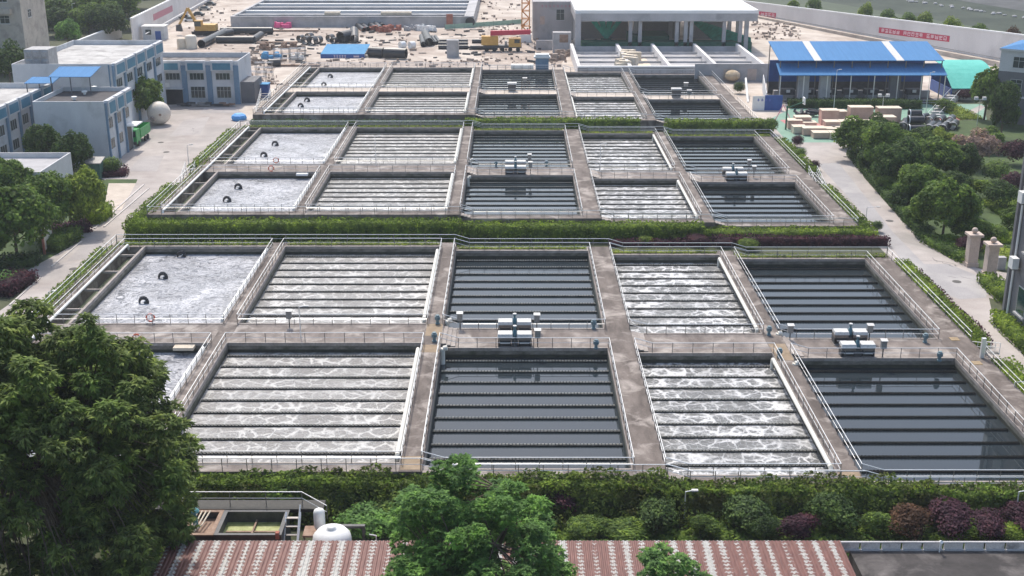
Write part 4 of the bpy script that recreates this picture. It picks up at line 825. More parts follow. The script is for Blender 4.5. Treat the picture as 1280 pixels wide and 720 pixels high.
# A: two-storey building facing the viewer
YA = 257.5; xa0, xa1 = xat(168, YA, 9), xat(297, YA, 9); hA = 9.3
t = E('two_storey_building', (xa0+10, YA, 0), 'white two-storey building with blue pilasters facing the yard', 'building')
flatb(t, xa0, xa1, YA, YA+13, hA-.1, M['bwall'], M['roofmess'], 1.1)
pil = [xat(x, YA, 5) for x in (175, 202, 231, 262, 296)]
for x in pil: MB().box(x-.55, x+.55, YA-.35, YA-.003, 0, hA-1.0).build('pilaster', M['bpil'], t)
for a, b in zip(pil, pil[1:]):
    MB().box(a+.56, b-.56, YA-.75, YA-.003, hA-2.1, hA+.05).build('canopy_band', M['bwall'], t); MB().box(a+1.0, b-1.0, YA-.8, YA-.753, hA-1.85, hA-.45).build('band_panel', M['bteal'], t)
it = []
for i, (a, b) in enumerate(zip(pil, pil[1:])):
    m_ = (a+b)/2-xa0; it.append((m_-1.55, 5.2, 3.1, 1.5, 4))
    if i > 1: it.append((m_-1.55, 1.3, 3.1, 2.5, 4))
windows(t, (xa0, YA, 0), (1, 0, 0), it)
m_ = (pil[1]+pil[2])/2; MB().box(m_-1.8, m_+1.8, YA-.04, YA-.005, 0, 3.2).build('garage_opening', M['blackpipe'], t); MB().box(m_-2.4, m_+2.2, YA-1.2, YA-.005, 3.35, 3.5).build('door_canopy', M['bwall'], t)
T(MB().box(pil[1]+.7, pil[1]+1.7, YA-.5, YA-.01, 3.7, 4.5).build('air_conditioner', M['white']), 'white air conditioner beside the garage opening', 'air conditioner')
# lean-to at right
q = P(308, 124, 0); T(MB().box(q.x-.8, q.x+3, YA+1, YA+9, 0, 4.6).build('storage_shack', M['greywall']), 'grey shack against the right end of the two-storey building', 'shack')
# junk in front
for i, x_ in enumerate((234, 249, 268, 283)):
    q = P(x_, 133, 0); mb = MB()
    for k in range(5): mb.obox((q.x+random.uniform(-1.4, 1.4), q.y+random.uniform(-.5, .5)), (1, random.uniform(-.4, .4)), random.uniform(1, 2.6), .4, .0+.3*k*.5, .3+.3*k*.5)
    T(mb.build('scrap_pile', M[['darkgrey', 'box', 'darkgrey', 'tankrust'][i]]), f'heap of dark scrap steel before the two-storey building, {ordn[i]} from the left', 'scrap', 'scrap heaps before the two-storey building')
# B: L wing with pale roof
YB = 222; xb1 = xat(140, YB, 13); xb0 = xat(15, YB, 13); hB = zat(80, YB)
t = E('workshop_building', ((xb0+xb1)/2, YB, 0), 'white building with pale flat roof and blue fascia behind the blue canopy', 'building')
flatb(t, xb0, xb1, YB, YB+33, hB, M['bwall'], M['roofpale'], 1.0)
for k in range(5):
    ya = YB+.6+k*6.5; MB().box(xb1+.003, xb1+.55, ya, ya+5.6, hB-2.4, hB+.02).build('canopy_band', M['bwall'], t); MB().box(xb1+.553, xb1+.6, ya+.4, ya+5.2, hB-2.1, hB-.4).build('band_panel', M['bteal'], t)
    MB().box(xb1+.003, xb1+.35, ya-.8, ya-.05, 0, hB-.3).build('pilaster', M['bpil'], t)
windows(t, (xb1, YB, 0), (0, 1, 0), [(1.6+6.5*k, z, 3.4, 1.7, 3) for k in range(5) for z in (hB-4.8, hB-8.2)])
T(MB().box(*[xb1-.7, xb1-.45], YB-.1, YB-.003, 0, hB-.2).build('downpipe', M['bpil']), 'blue downpipe on the corner of the building behind the canopy', 'pipe')
# panel water tank on the roof
x0, x1 = xat(36, YB+3, hB-1), xat(66, YB+3, hB-1); zt = hB-.9
t = E('water_tank', ((x0+x1)/2, YB+4, zt), 'silver panelled water tank on the pale roof', 'water tank'); MB().box(x0, x1, YB+1.5, YB+6, zt, zt+3.3).build('body', M['metalbare'], t)
for k in range(3):
    for j in range(2):
        wd = (x1-x0)/3; mb = MB().hexa([(x0+wd*k+.08, YB+1.5, zt+.1+1.6*j), (x0+wd*(k+1)-.08, YB+1.5, zt+.1+1.6*j), (x0+wd*(k+1)-.4, YB+1.3, zt+.45+1.6*j), (x0+wd*k+.4, YB+1.3, zt+.45+1.6*j),
            (x0+wd*k+.08, YB+1.5, zt+1.55+1.6*j), (x0+wd*(k+1)-.08, YB+1.5, zt+1.55+1.6*j), (x0+wd*(k+1)-.4, YB+1.3, zt+1.25+1.6*j), (x0+wd*k+.4, YB+1.3, zt+1.25+1.6*j)]); mb.build('panel', M['metalbare'], t)
# blue canopies
def canopy(name, pxs, z_hi, z_lo, Yb, Yf, lab):
    xa, xb = [xat(p, Yf, z_lo) for p in pxs]; t = E(name, ((xa+xb)/2, Yf, 0), lab, 'canopy')
    MB().hexa([(xa, Yf, z_lo-.08), (xb, Yf, z_lo-.08), (xb, Yb, z_hi-.08), (xa, Yb, z_hi-.08), (xa, Yf, z_lo), (xb, Yf, z_lo), (xb, Yb, z_hi), (xa, Yb, z_hi)]).build('roof', M['blueroof'], t)
    for x in (xa+.3, (xa+xb)/2, xb-.3): MB().tube((x, Yf+.3, 0), (x, Yf+.3, z_lo-.08), .1, 6).build('post', M['greywall'], t)
    return t
canopy('blue_canopy', (60, 113), zat(83, 218), zat(96, 212), 218, 212, 'bright blue sheet canopy in front of the workshop, upper'); canopy('blue_canopy', (30, 66), zat(96, 217), zat(104, 213), 217, 213, 'bright blue sheet canopy, lower left one')
# C: front white building with dark roof
YC = 201; xc0, xc1 = xat(40, YC, 11), xat(129, YC, 11); hC = zat(127, YC)
t = E('white_building', ((xc0+xc1)/2, YC, 0), 'white blank-fronted building with dark felt roof beside the green lorry', 'building')
flatb(t, xc0, xc1, YC, YC+14.5, hC, M['bwall'], M['roofdark'], .8)
for k in range(3):
    ya = YC+.5+k*4.6; MB().box(xc1+.003, xc1+.6, ya+.2, ya+4.0, hC-2.6, hC+.02).build('canopy_band', M['bwall'], t); MB().box(xc1+.603, xc1+.65, ya+.6, ya+3.7, hC-2.3, hC-.4).build('band_panel', M['bteal'], t)
    MB().box(xc1+.003, xc1+.35, ya-.3, ya+.1, 0, hC-.3).build('pilaster', M['bpil'], t)
windows(t, (xc1, YC, 0), (0, 1, 0), [(1.3+4.6*k, z, 2.2, 1.9, 2) for k in range(3) for z in ((hC-5, 2.3) if k < 2 else (hC-5,))])
MB().box(xc1+.003, xc1+.06, YC+10.2, YC+13.2, 0, 4.4).build('doorway', M['darkgrey'], t); MB().box(xc1+.003, xc1+2.0, YC+9.8, YC+13.8, 4.6, 4.8).build('door_canopy', M['concw'], t)
for i, (x_, y_) in enumerate([(93, 125), (106, 118), (118, 112)]):
    q = P(x_, y_, hC-.7); T(MB().lathe(q, [(.25, 0), (.25, .4), (.5, .4), (.5, .6), (.01, .7)], 10).build('roof_vent', M['white']), f'small white vent on the dark felt roof, {["nearest", "middle", "farthest"][i]}', 'vent', 'vents on the dark roof')
# D: left edge building
YD = 198; xd1 = xat(6, YD, 10); hD = zat(146, 187)
t = E('office_building', (xd1-8, 187, 0), 'white building with pale roof and blue pilasters at the left edge', 'building')
flatb(t, xd1-22, xd1, 187, 219, hD, M['bwall'], M['roofpale'], 1.0)
for k in range(6):
    ya = 188+k*5.2; MB().box(xd1+.003, xd1+.5, ya, ya+4.4, hD-2.2, hD+.02).build('canopy_band', M['bwall'], t); MB().box(xd1+.503, xd1+.55, ya+.3, ya+4.1, hD-1.9, hD-.4).build('band_panel', M['bteal'], t)
    MB().box(xd1+.003, xd1+.3, ya-.65, ya-.05, 0, hD-.3).build('pilaster', M['bpil'], t)
windows(t, (xd1, 187, 0), (0, 1, 0), [(1.9+5.2*k, z, 2.6, 1.8, 3) for k in range(6) for z in (hD-4.9, hD-8.2)])
# E: low flat roof in front of it
q = P(52, 190, 5.6); hE = 5.6; YE = P(20, 215, hE).y; xe = xat(50, YE, hE)
t = E('low_building', (xe-8, YE, 0), 'low grey flat-roofed building among the left trees', 'building'); flatb(t, xe-18, xe, YE, YE+13, hE, M['greyw2'], M['conc'], .9)
t = E('roof_hut', P(-4, 215, 0), 'small pale roofed hut hidden in the left trees', 'hut'); q = P(118, 222, 0)
t = E('meter_kiosk', q, 'green metal kiosk with sloped roof behind the yellow-green tree', 'kiosk'); MB().box(q.x-1.4, q.x+1.4, q.y-1, q.y+1, 0, 2.6).build('body', mottled('kiosk_green', (.06, .13, .10), (.09, .18, .14), 1), t); MB().hexa([(q.x-1.7, q.y-1.3, 2.55), (q.x+1.7, q.y-1.3, 2.55), (q.x+1.7, q.y+1.2, 3.1), (q.x-1.7, q.y+1.2, 3.1), (q.x-1.7, q.y-1.3, 2.7), (q.x+1.7, q.y-1.3, 2.7), (q.x+1.7, q.y+1.2, 3.25), (q.x-1.7, q.y+1.2, 3.25)]).build('roof', M['box'], t)
for o in [o for o in bpy.data.objects if o.name == 'roof_hut']: bpy.data.objects.remove(o)
# F: old apartment tower
YF = 300; xf1 = xat(24, YF, 18); t = E('apartment_building', (xf1-10, YF, 0), 'weathered beige apartment block at the upper left corner', 'building')
MB().box(xf1-26, xf1, YF, YF+16, 0, 45).build('wall', M['beige'], t)
for k in range(3): MB().box(xf1-14+k*.0, xf1-2.2, YF-1.4, YF-.003, 14.4+k*5.2, 15.7+k*5.2).build('balcony', M['beige'], t)
windows(t, (xf1-14, YF, 0), (1, 0, 0), [(x_, z, 2.4, 2.0, 2) for z in (12.0, 17.2, 22.4, 27.6) for x_ in (.6, 4.6, 8.6)])
windows(t, (xf1, YF, 0), (0, 1, 0), [(4, z, 2.2, 2.0, 2) for z in (13, 18.2, 23.4, 28.6)])
# G: grey building on the right (turned)
a = P(1240, 152, 0); u = Vector((.80, -.60, 0)); b_ = a+u*22; nn_ = Vector((.60, .80, 0))
t = E('grey_building', a, 'grey building with white upper storey and blue roof at the right edge', 'building')
def prism(pts, z0, z1): return MB().poly([(p.x, p.y, z1) for p in pts]).__class__ and None
def ob(p, z0, z1, grow=0.0):
    q = [p[0], p[1], p[2], p[3]]; mb = MB(); mb.hexa([(v.x, v.y, z0) for v in q]+[(v.x, v.y, z1) for v in q]); return mb
fp = [a, a+u*22, a+u*22+nn_*14, a+nn_*14]
ob(fp, 0, 10.2).build('lower_wall', M['greywall2'] if 'greywall2' in M else M['greywall'], t); ob(fp, 10.2, 14.2).build('upper_wall', M['greyw2'], t)
g2 = [a-u*.3-nn_*.3, a+u*22.3-nn_*.3, a+u*22.3+nn_*14.3, a-u*.3+nn_*14.3]
ob(g2, 5.2, 5.55).build('string_course', M['greyw2'], t); ob([v for v in g2], 14.2, 14.6).build('cornice', M['greyw2'], t)
cz_ = (g2[0]+g2[1]+g2[2]+g2[3])/4; rf = MB()
for i in range(4):
    p, q = g2[i], g2[(i+1) % 4]; rf.poly([(p.x, p.y, 14.6), (q.x, q.y, 14.6), (cz_.x, cz_.y, 17.6)])
rf.build('roof', M['blueroof'], t)
windows(t, a, tuple(u), [(s_, z, 2.2, 2.2, 2) for s_ in (2.5, 7.5, 12.5) for z in (1.6, 6.6, 11.0)])
# H: dark grey building close on the right edge
a = P(1253, 400, 0); xh, yh = a.x, a.y
t = E('dark_building', (xh+6, yh, 0), 'dark grey multi-storey building cut by the right edge, with white downpipe', 'building')
MB().box(xh, xh+14, yh-9, yh, 0, 26).build('wall', M['greywall'], t)
MB().box(xh-.25, xh-.003, yh-.5, yh+.003, 0, 26).build('corner_pilaster', M['greywall'], t)
MB().tube((xh-.16, yh-1.3, 0), (xh-.16, yh-1.3, 26), .13, 8).build('downpipe', M['white'], t)
windows(t, (xh, yh, 0), (0, -1, 0), [(3.0, 1.2, 1.8, 3.0, 2), (3.0, 8.0, 1.8, 3.0, 2), (3.0, 15, 1.8, 3, 2)]) if False else windows(t, (xh+.0, yh-8, 0), (0, 1, 0), []) 
def wH(z):
    f = MB(); f.box(xh-.09, xh-.003, yh-5.3, yh-3.1, z, z+3.0); o = f.build('window', M['frame'], t); MB().box(xh-.12, xh-.095, yh-5.2, yh-3.2, z+.1, z+2.9).build('pane', mat('green_glass', (.02, .07, .06), .1), o); MB().box(xh-.3, xh-.003, yh-5.5, yh-2.9, z-.2, z-.02).build('sill', M['conc'], o)
for z in (2.2, 9.0, 15.8): wH(z)
for i, z in enumerate((6.9, 14.2)):
    tt = E('air_conditioner', (xh-.6, yh-2.3, z), f'white air conditioner unit on the dark building, {["lower", "upper"][i]}', 'air conditioner', 'air conditioners on the dark building'); MB().box(xh-1.0, xh-.3, yh-2.8, yh-1.7, z, z+1.2).build('body', M['white'], tt); MB().box(xh-.9, xh-.003, yh-2.7, yh-1.8, z-.14, z-.01).build('bracket', M['steel2'], tt)
# gate pillars
for i, (x_, y_) in enumerate([(1213, 332), (1236, 345)]):
    q = P(x_, y_, 0); t = E('gate_pillar', q, ['stone gate pillar with ball top, farther of two', 'stone gate pillar with ball top, nearer of two'][i], 'gate pillar', 'stone gate pillars')
    MB().box(q.x-.75, q.x+.75, q.y-.75, q.y+.75, 0, .5).build('plinth', M['stone'], t); MB().box(q.x-.62, q.x+.62, q.y-.62, q.y+.62, .5, 4.0).build('shaft', M['stone'], t)
    MB().box(q.x-.9, q.x+.9, q.y-.9, q.y+.9, 4.0, 4.3).build('cap', M['stone'], t); MB().ball((q.x, q.y, 4.68), .38, 14, 10).build('ball', M['stone'], t, True)
q = P(1250, 336, 0); T(MB().box(q.x-.5, q.x+.5, q.y-.4, q.y+.4, 0, 1.6).build('utility_cabinet', M['conc']), 'pale utility cabinet beside the gate pillars', 'cabinet')
# notice board left
a = P(56, 318, 0); b_ = P(66, 306, 0); t = E('notice_board', a, 'cream notice board on red posts beside the left road', 'notice board'); d = b_-a
MB().obox((a+b_)/2, d, d.length, .25, .5, 2.9).build('board', M['skin'], t)
for v in (a, b_): MB().box(v.x-.13, v.x+.13, v.y-.13, v.y+.13, 0, 3.1).build('post', M['brick'], t)
MB().obox((a+b_)/2, d, d.length+.6, .7, 3.1, 3.25).build('roof', M['conc'], t)
# sphere vessel, lorry
q = P(200, 156, 0); t = E('round_vessel', q, 'big off-white round vessel lying in the yard', 'vessel'); MB().ball((q.x, q.y, 2.35), 2.3, 28, 18).build('shell', M['ballr'], t, True); MB().tube((q.x-.6, q.y-2.2, 1.7), (q.x-.7, q.y-2.5, 1.6), .5, 14).build('flange', M['rim'], t); MB().tube((q.x+.8, q.y-2.1, 2.4), (q.x+.9, q.y-2.25, 2.4), .25, 10).build('nozzle', M['tankrust'], t)
q = P(164, 184, 0); t = E('lorry', q, 'green lorry parked beside the white building', 'lorry')
MB().hexa([(q.x-1.2, q.y-.2, .6), (q.x+1.2, q.y-.2, .6), (q.x+1.2, q.y+2.2, .6), (q.x-1.2, q.y+2.2, .6), (q.x-1.1, q.y+.1, 3.1), (q.x+1.1, q.y+.1, 3.1), (q.x+1.15, q.y+2.2, 3.1), (q.x-1.15, q.y+2.2, 3.1)]).build('cab', M['lorrygreen'], t)
MB().hexa([(q.x-1.05, q.y-.16, 1.85), (q.x+1.05, q.y-.16, 1.85), (q.x+1.0, q.y-.1, 1.85), (q.x-1.0, q.y-.1, 1.85), (q.x-1.0, q.y+.03, 2.85), (q.x+1.0, q.y+.03, 2.85), (q.x+1.0, q.y+.12, 2.85), (q.x-1.0, q.y+.12, 2.85)]).build('windscreen', M['glass'], t)
MB().box(q.x-1.25, q.x+1.25, q.y+2.4, q.y+8.5, 1.2, 1.4).box(q.x-1.25, q.x-1.15, q.y+2.4, q.y+8.5, 1.4, 2.9).box(q.x+1.15, q.x+1.25, q.y+2.4, q.y+8.5, 1.4, 2.9).box(q.x-1.15, q.x+1.15, q.y+2.4, q.y+2.5, 1.4, 2.9).box(q.x-1.15, q.x+1.15, q.y+8.4, q.y+8.5, 1.4, 2.9).build('load_bed', M['lorrygreen'], t)
MB().box(q.x-1.2, q.x+1.2, q.y-.3, q.y-.2, .5, 1.0).build('bumper', M['darkgrey'], t)
for k in (-1, 1):
    for yy in (1.0, 5.2, 6.8): MB().tube((q.x+k*1.0, q.y+yy, .52), (q.x+k*1.27, q.y+yy, .52), .52, 14).build('wheel', M['tyre'], t)
q = P(299, 150, 0); T(MB().ball((q.x, q.y, .5), 1.6, 10, 6, .6).build('tarpaulin_heap', M['bluewrap']), 'crumpled bright blue tarpaulin at the far left corner of the middle block', 'tarpaulin')
q = P(328, 122, 0); t = E('blue_skip', q, 'blue metal container at the left of the farthest block', 'container'); MB().box(q.x-1.6, q.x+1.6, q.y-1, q.y+1.5, .1, 3.0).build('body', M['bluedark'], t); MB().box(q.x-1.7, q.x+1.7, q.y-1.1, q.y+1.6, 3.0, 3.15).build('rim', M['bluelite'], t)
# ------------------------------------------------------------------ FOREGROUND: rusty roof, flat roof, steel tanks
t = E('shed', (-1, 68, 0), 'long shed with rust-striped corrugated roof across the bottom', 'shed')
mb = MB(); xa, xb = -23.6, 22.6; n = int((xb-xa)/.27); ya, yb = 58.5, 72.3; prof = []
for i in range(n+1):
    x = xa+(xb-xa)*i/n; prof += [(x, .0), (x+.10, .0), (x+.14, .05), (x+.22, .05)] if i < n else [(x, 0)]
for (x0, z0), (x1, z1) in zip(prof, prof[1:]):
    mb.quad((x0, ya, 3.55+z0), (x1, ya, 3.55+z1), (x1, yb, 4.0+z1), (x0, yb, 4.0+z0))
mb.build('roof', M['rustroof'], t); MB().box(xa+.5, xb-.5, 59.5, 71.6, 0, 3.45).build('wall', M['brick'], t)
MB().box(xa, xb, yb+.003, yb+.05, 3.85, 3.99).build('fascia', M['darkgrey'], t)
t = E('flat_roofed_building', (35, 66, 0), 'building with stained dark flat concrete roof and panelled parapet at the lower right', 'building')
fr = mottled('flat_roof_stained', (.030, .027, .026), (.065, .058, .056), .5, .95, (.15, .135, .128), .3, (.5, 1, 1), 3)
MB().box(23.6, 60, 56, 73.2, 0, 2.7).build('roof_slab', fr, t)
pm = mottled('parapet_panel', (.52, .47, .44), (.64, .58, .55), 1.2, .95, (.20, .18, .17), .9)
x = 22.9; k = 0
while x < 46:
    MB().box(x+.04, x+1.34, 73.22, 73.34, 2.5, 3.28).build('parapet_panel', pm, t); MB().box(x, x+1.4, 73.1, 73.21, 2.705, 2.82).build('panel_foot', M['conc'], t); x += 1.45
MB().box(22.9, 46, 73.2, 73.36, 3.285, 3.36).build('coping', M['conc'], t)
T(MB().tube((29.8, 73.0, 2.7), (29.8, 73.0, 3.6), .05, 6).tube((29.8, 73.0, 3.5), (29.8, 72.8, 3.6), .12, 8).build('roof_lamp', M['white']), 'small white lamp on the parapet of the flat roof', 'lamp')
def steeltank(x0p, x1p, ledge, lab, inner, wz):
    Yf, Yb, z = 75.2, 78.6, 2.7
    x0, x1 = xat(x0p, Yf, z), xat(x1p, Yf, z); t = E('steel_tank', ((x0+x1)/2, Yf, 0), lab, 'tank', 'open steel tanks below the nearest block')
    w_ = .16; mb = MB().box(x0, x1, Yf, Yf+w_, 0, z).box(x0, x1, Yb-w_, Yb, 0, z).box(x0, x0+w_, Yf+w_, Yb-w_, 0, z).box(x1-w_, x1, Yf+w_, Yb-w_, 0, z); mb.build('shell', M['darkgrey'], t)
    mb = MB().box(x0-.05, x1+.05, Yf-.08, Yf+.2, z+.003, z+.09).box(x0-.05, x1+.05, Yb-.2, Yb+.08, z+.003, z+.09).box(x0-.05, x0+.25, Yf+.2, Yb-.2, z+.003, z+.09).box(x1-.25, x1+.05, Yf+.2, Yb-.2, z+.003, z+.09); mb.build('ledge', M[ledge], t)
    MB().box(x0+w_, x1-w_, Yf+w_, Yb-w_, 0, wz).build('contents', M[inner], t)
    return t, x0, x1, Yf, Yb, z
t, x0, x1, Yf, Yb, z = steeltank(214, 266, 'tankrust', 'open dark steel tank with rusty inside and hoses, left one', 'tankrust', 2.2)
MB().box(x0+1.5, x1-2.2, Yf+.3, Yf+.36, 2.72, 2.9).build('cross_bar', M['tankrust'], t); MB().box(x0+2.4, x0+3.4, Yf-.03, Yf-.003, 1.75, 2.2).build('name_plate', M['bwall'], t)
for k in range(4): MB().path([(x1-1.8+.3*k, Yb-.3, 2.9), (x1-1.9+.25*k, Yf+1.4, 2.7), (x1-2.4+.2*k, Yf+.4, 2.5)], .06, 6).build('hose', M['crate2'], t)
q = Vector((xat(244, 77, 3), 77, 2.5)); T(MB().lathe(q, [(.18, 0), (.18, .6), (.12, .65), (.12, 1.0), (.32, 1.05), (.36, 1.15), (.25, 1.3), (.01, 1.34)], 12).build('pump', mottled('pump_turquoise', (.08, .24, .27), (.11, .30, .33), 3)), 'turquoise-topped pump standing on the left steel tank', 'pump')
t, x0, x1, Yf, Yb, z = steeltank(268, 351, 'darkgrey', 'open dark steel tank holding green scum water, right one', 'scum', 1.9)
MB().box((x0+x1)/2-.06, (x0+x1)/2+.06, Yf+.2, Yb-.2, 2.0, 2.15).build('divider', M['tankrust'], t); MB().box(x0+.4, x1-.4, Yf+1.6, Yf+1.75, 1.95, 2.05).build('cross_bar', M['tankrust'], t)
MB().box(x1-.35, x1-.1, Yf-.2, Yf+.15, 2.5, 3.0).build('red_valve', M['brick'], t)
xs0, xs1 = xat(353, 75.5, 2), xat(371, 75.5, 2); t = E('steel_steps', ((xs0+xs1)/2, 75, 0), 'dark steel steps beside the green scum tank', 'steps'); mb = MB()
for k in range(7): mb.box(xs0, xs1, 74.6+.42*k, 74.85+.42*k, .45*k+.2, .45*k+.27)
mb.build('treads', M['steel2'], t)
for xx in (xs0, xs1): MB().hexa([(xx-.05, 74.5, 0), (xx+.05, 74.5, 0), (xx+.05, 77.5, 3), (xx-.05, 77.5, 3), (xx-.05, 74.5, .3), (xx+.05, 74.5, .3), (xx+.05, 77.5, 3.3), (xx-.05, 77.5, 3.3)]).build('stringer', M['steel'], t)
MB().path([(xs1+.05, 74.5, 1.2), (xs1+.05, 77.3, 4.0)], .06, 8).build('handrail', M['steel'], t)
railing([(xat(196, 79.3, 3.9), 79.3, 2.85), (xat(377, 79.3, 3.9), 79.3, 2.85), (xat(408, 78.2, 3), 78.4, 2.2)], 'steel railing behind the open steel tanks', None, 2.4)
T(MB().box(xat(196, 79.2, 2.8), xat(405, 79.2, 2.8), 78.75, 80.1, 2.55, 2.82).build('service_platform', M['trough']), 'dark service platform behind the steel tanks', 'platform')
q = Vector((xat(416, 74.6, 1.6), 74.6, 0)); t = E('plastic_tank', q, 'large white domed plastic tank beside the steel steps', 'tank')
MB().lathe(q, [(1.35, 0), (1.38, .1), (1.38, 2.8), (1.32, 3.1), (1.05, 3.42), (.6, 3.6), (.32, 3.64), (.32, 3.78), (.01, 3.8)], 28).build('shell', M['white'], t, True)
q = Vector((xat(399, 76.5, 3.2), 76.6, 2.4)); t = E('pressure_vessel', q, 'small upright white vessel above the plastic tank', 'tank'); MB().lathe(q, [(.01, 0), (.36, .08), (.42, .3), (.42, 1.35), (.36, 1.55), (.15, 1.68), (.01, 1.7)], 18).build('shell', M['white'], t, True); MB().lathe(q-Vector((0, 0, 2.4)), [(.12, 0), (.12, 2.42)], 8).build('stand', M['darkgrey'], t)
t = E('pump_stand', (q.x+1.4, 76.4, 0), 'rusty pump frame behind the plastic tank', 'pump frame'); MB().box(q.x-1.2, q.x+.6, 76.0, 77.4, 2.05, 2.2).build('platform', M['tankrust'], t)
for k in (-1.1, .5): MB().tube((q.x+k, 76.2, 0), (q.x+k, 76.2, 2.05), .07, 6).build('post', M['steel2'], t)
T(MB().box(q.x+.4, q.x+3.2, 77.0, 77.3, 2.2, 2.4).box(q.x+3.0, q.x+3.2, 77.0, 77.3, 0, 2.2).box(q.x+.4, q.x+.6, 77.0, 77.3, 0, 2.2).build('pipe_gantry', M['darkgrey']), 'dark frame above the plastic tank', 'frame')
T(MB().path([(q.x+4.2, 75.5, 0), (q.x+4.2, 75.5, 2.5), (q.x+3.7, 75.5, 2.6)], .05, 6).build('water_tap_pipe', M['white']), 'thin white bent pipe to the right of the plastic tank', 'pipe')
for i, (x_, y_) in enumerate([(355, 640), (300, 618)]): pass

# ------------------------------------------------------------------ RETAINING WALLS, RIVER
def rwall(name, p0, p1, z0, z1, lab, mk='retwall', th=.5, extra=None):
    d = (p1-p0); d.z = 0; L = d.length; d.normalize(); n = Vector((-d.y, d.x, 0)); t = E(name, p0, lab, 'wall')
    q = [p0, p1, p1+n*th, p0+n*th]; MB().hexa([(q[0].x, q[0].y, 0), (q[1].x, q[1].y, 0), (q[2].x, q[2].y, 0), (q[3].x, q[3].y, 0), (q[0].x, q[0].y, z0), (q[1].x, q[1].y, z1), (q[2].x, q[2].y, z1), (q[3].x, q[3].y, z0)]).build('wall', M[mk], t)
    c = [v-n*.12 if i < 2 else v+n*.12 for i, v in enumerate(q)]; MB().hexa([(c[0].x, c[0].y, z0+.003), (c[1].x, c[1].y, z1+.003), (c[2].x, c[2].y, z1+.003), (c[3].x, c[3].y, z0+.003), (c[0].x, c[0].y, z0+.35), (c[1].x, c[1].y, z1+.35), (c[2].x, c[2].y, z1+.35), (c[3].x, c[3].y, z0+.35)]).build('coping', M['concw'], t)
    return t, d, n
w0, w1 = P(912, 14, 0), P(1330, 98, 0)
zt0, zt1 = zat(0, w0.y), zat(52, w1.y)
t, dW, nW = rwall('river_wall', w0, w1, zt0, zt1, 'long pale river wall rising behind the blue pavilion, carrying red banners')
# lower plinth with brownish tone and a rail
pl0, pl1 = w0-nW*2.2, w1-nW*2.2
q = [pl0, pl1, pl1+nW*2.1, pl0+nW*2.1]; MB().hexa([(v.x, v.y, 0) for v in q]+[(q[0].x, q[0].y, .5), (q[1].x, q[1].y, 1.4), (q[2].x, q[2].y, 1.4), (q[3].x, q[3].y, .5)]).build('plinth', M['sand'], t)
MB().tube(pl0+Vector((0, 0, 1.2)), pl1+Vector((0, 0, 2.4)), .09, 6).build('guard_pipe', M['steel2'], t)
def banner(wp0, wd, wn, s0, s1, z0a, z1a, h, lab, groups, mk='red', wm='writing', exclam=False):
    a = wp0+wd*s0-wn*.06; b_ = wp0+wd*s1-wn*.06; t = E('banner', a+Vector((0, 0, z0a)), lab, 'banner')
    def pt(s_, zz, off): v = wp0+wd*(s0+s_)-wn*off; return (v.x, v.y, z0a+(z1a-z0a)*s_/(s1-s0)+zz)
    L = s1-s0; MB().hexa([pt(0, 0, .06), pt(L, 0, .06), pt(L, 0, .02), pt(0, 0, .02), pt(0, h, .06), pt(L, h, .06), pt(L, h, .02), pt(0, h, .02)]).build('cloth', M[mk], t)
    r = random.Random(len(lab)); mb = MB(); n = sum(groups)+len(groups)*.9; cw = L/n; x = cw*.6
    for g in groups:
        for k in range(g):
            x0, x1 = x+cw*.14, x+cw*.86; z0, z1 = h*.2, h*.82; sw = (z1-z0)*.15
            def bar(xa, xb, za, zb): mb.hexa([pt(xa, za, .075), pt(xb, za, .075), pt(xb, za, .062), pt(xa, za, .062), pt(xa, zb, .075), pt(xb, zb, .075), pt(xb, zb, .062), pt(xa, zb, .062)])
            for zz in sorted(r.sample([0, .28, .56, .85], 3)): bar(x0, x1, z0+(z1-z0)*zz, z0+(z1-z0)*zz+sw)
            for xx in r.sample([0, .42, .85], 2): bar(x0+(x1-x0)*xx, x0+(x1-x0)*xx+sw, z0, z1)
            x += cw
        x += cw*.8
    mb.build('writing', M[wm], t); return t
def sOn(px_, w0=w0, d=dW):    # parameter along wall where photo column px_ meets it (ground line)
    best = min(np.arange(-20, 400, .5), key=lambda s_: abs(640+F*(w0.x+d.x*s_)/((w0.y+d.y*s_)*ct+(CZ-3)*st)-px_)); return float(best)
def zOn(s_, y_, w0=w0, d=dW): return zat(y_, w0.y+d.y*s_)
s0, s1 = sOn(1098), sOn(1186); za, zb = zOn(s0, 41), zOn(s1, 52.5); banner(w0, dW, nW, s0, s1, za, zb, (zOn(s0, 34)-za), 'long red banner with three groups of pale characters above the blue pavilion', [5, 5, 5])
s0, s1 = sOn(949), sOn(970); za, zb = zOn(s0, 20.5), zOn(s1, 23); banner(w0, dW, nW, s0, s1, za, zb, (zOn(s0, 14)-za), 'short red banner with pale characters at the corner of the concrete frame', [4])
rv0, rv1 = w0-dW*60+nW*.6, w1+dW*120+nW*.6; sheet('river', [(rv0.x, rv0.y), (rv1.x, rv1.y), (900, 900), (60, 1000)], .06, M['river'], False)
yd0, yd1 = w0-nW*.1, w1-nW*.1; sheet('yard', [(100, 262), (150, 262), (yd1.x, yd1.y), (yd0.x, yd0.y), (70, 440)], .014, M['sand'], False)
rb = MB(); v0, v1 = w0+nW*.6, w1+nW*.6; va, vb = v0-dW*50, v1+dW*40; rb.quad((va.x, va.y, 1.2), (vb.x, vb.y, 3.2), (vb.x+nW.x*50, vb.y+nW.y*50, .1), (va.x+nW.x*50, va.y+nW.y*50, .1)); T(rb.build('river_bank', mottled('bank_green', (.025, .045, .02), (.055, .075, .035), .15)), kind='structure')
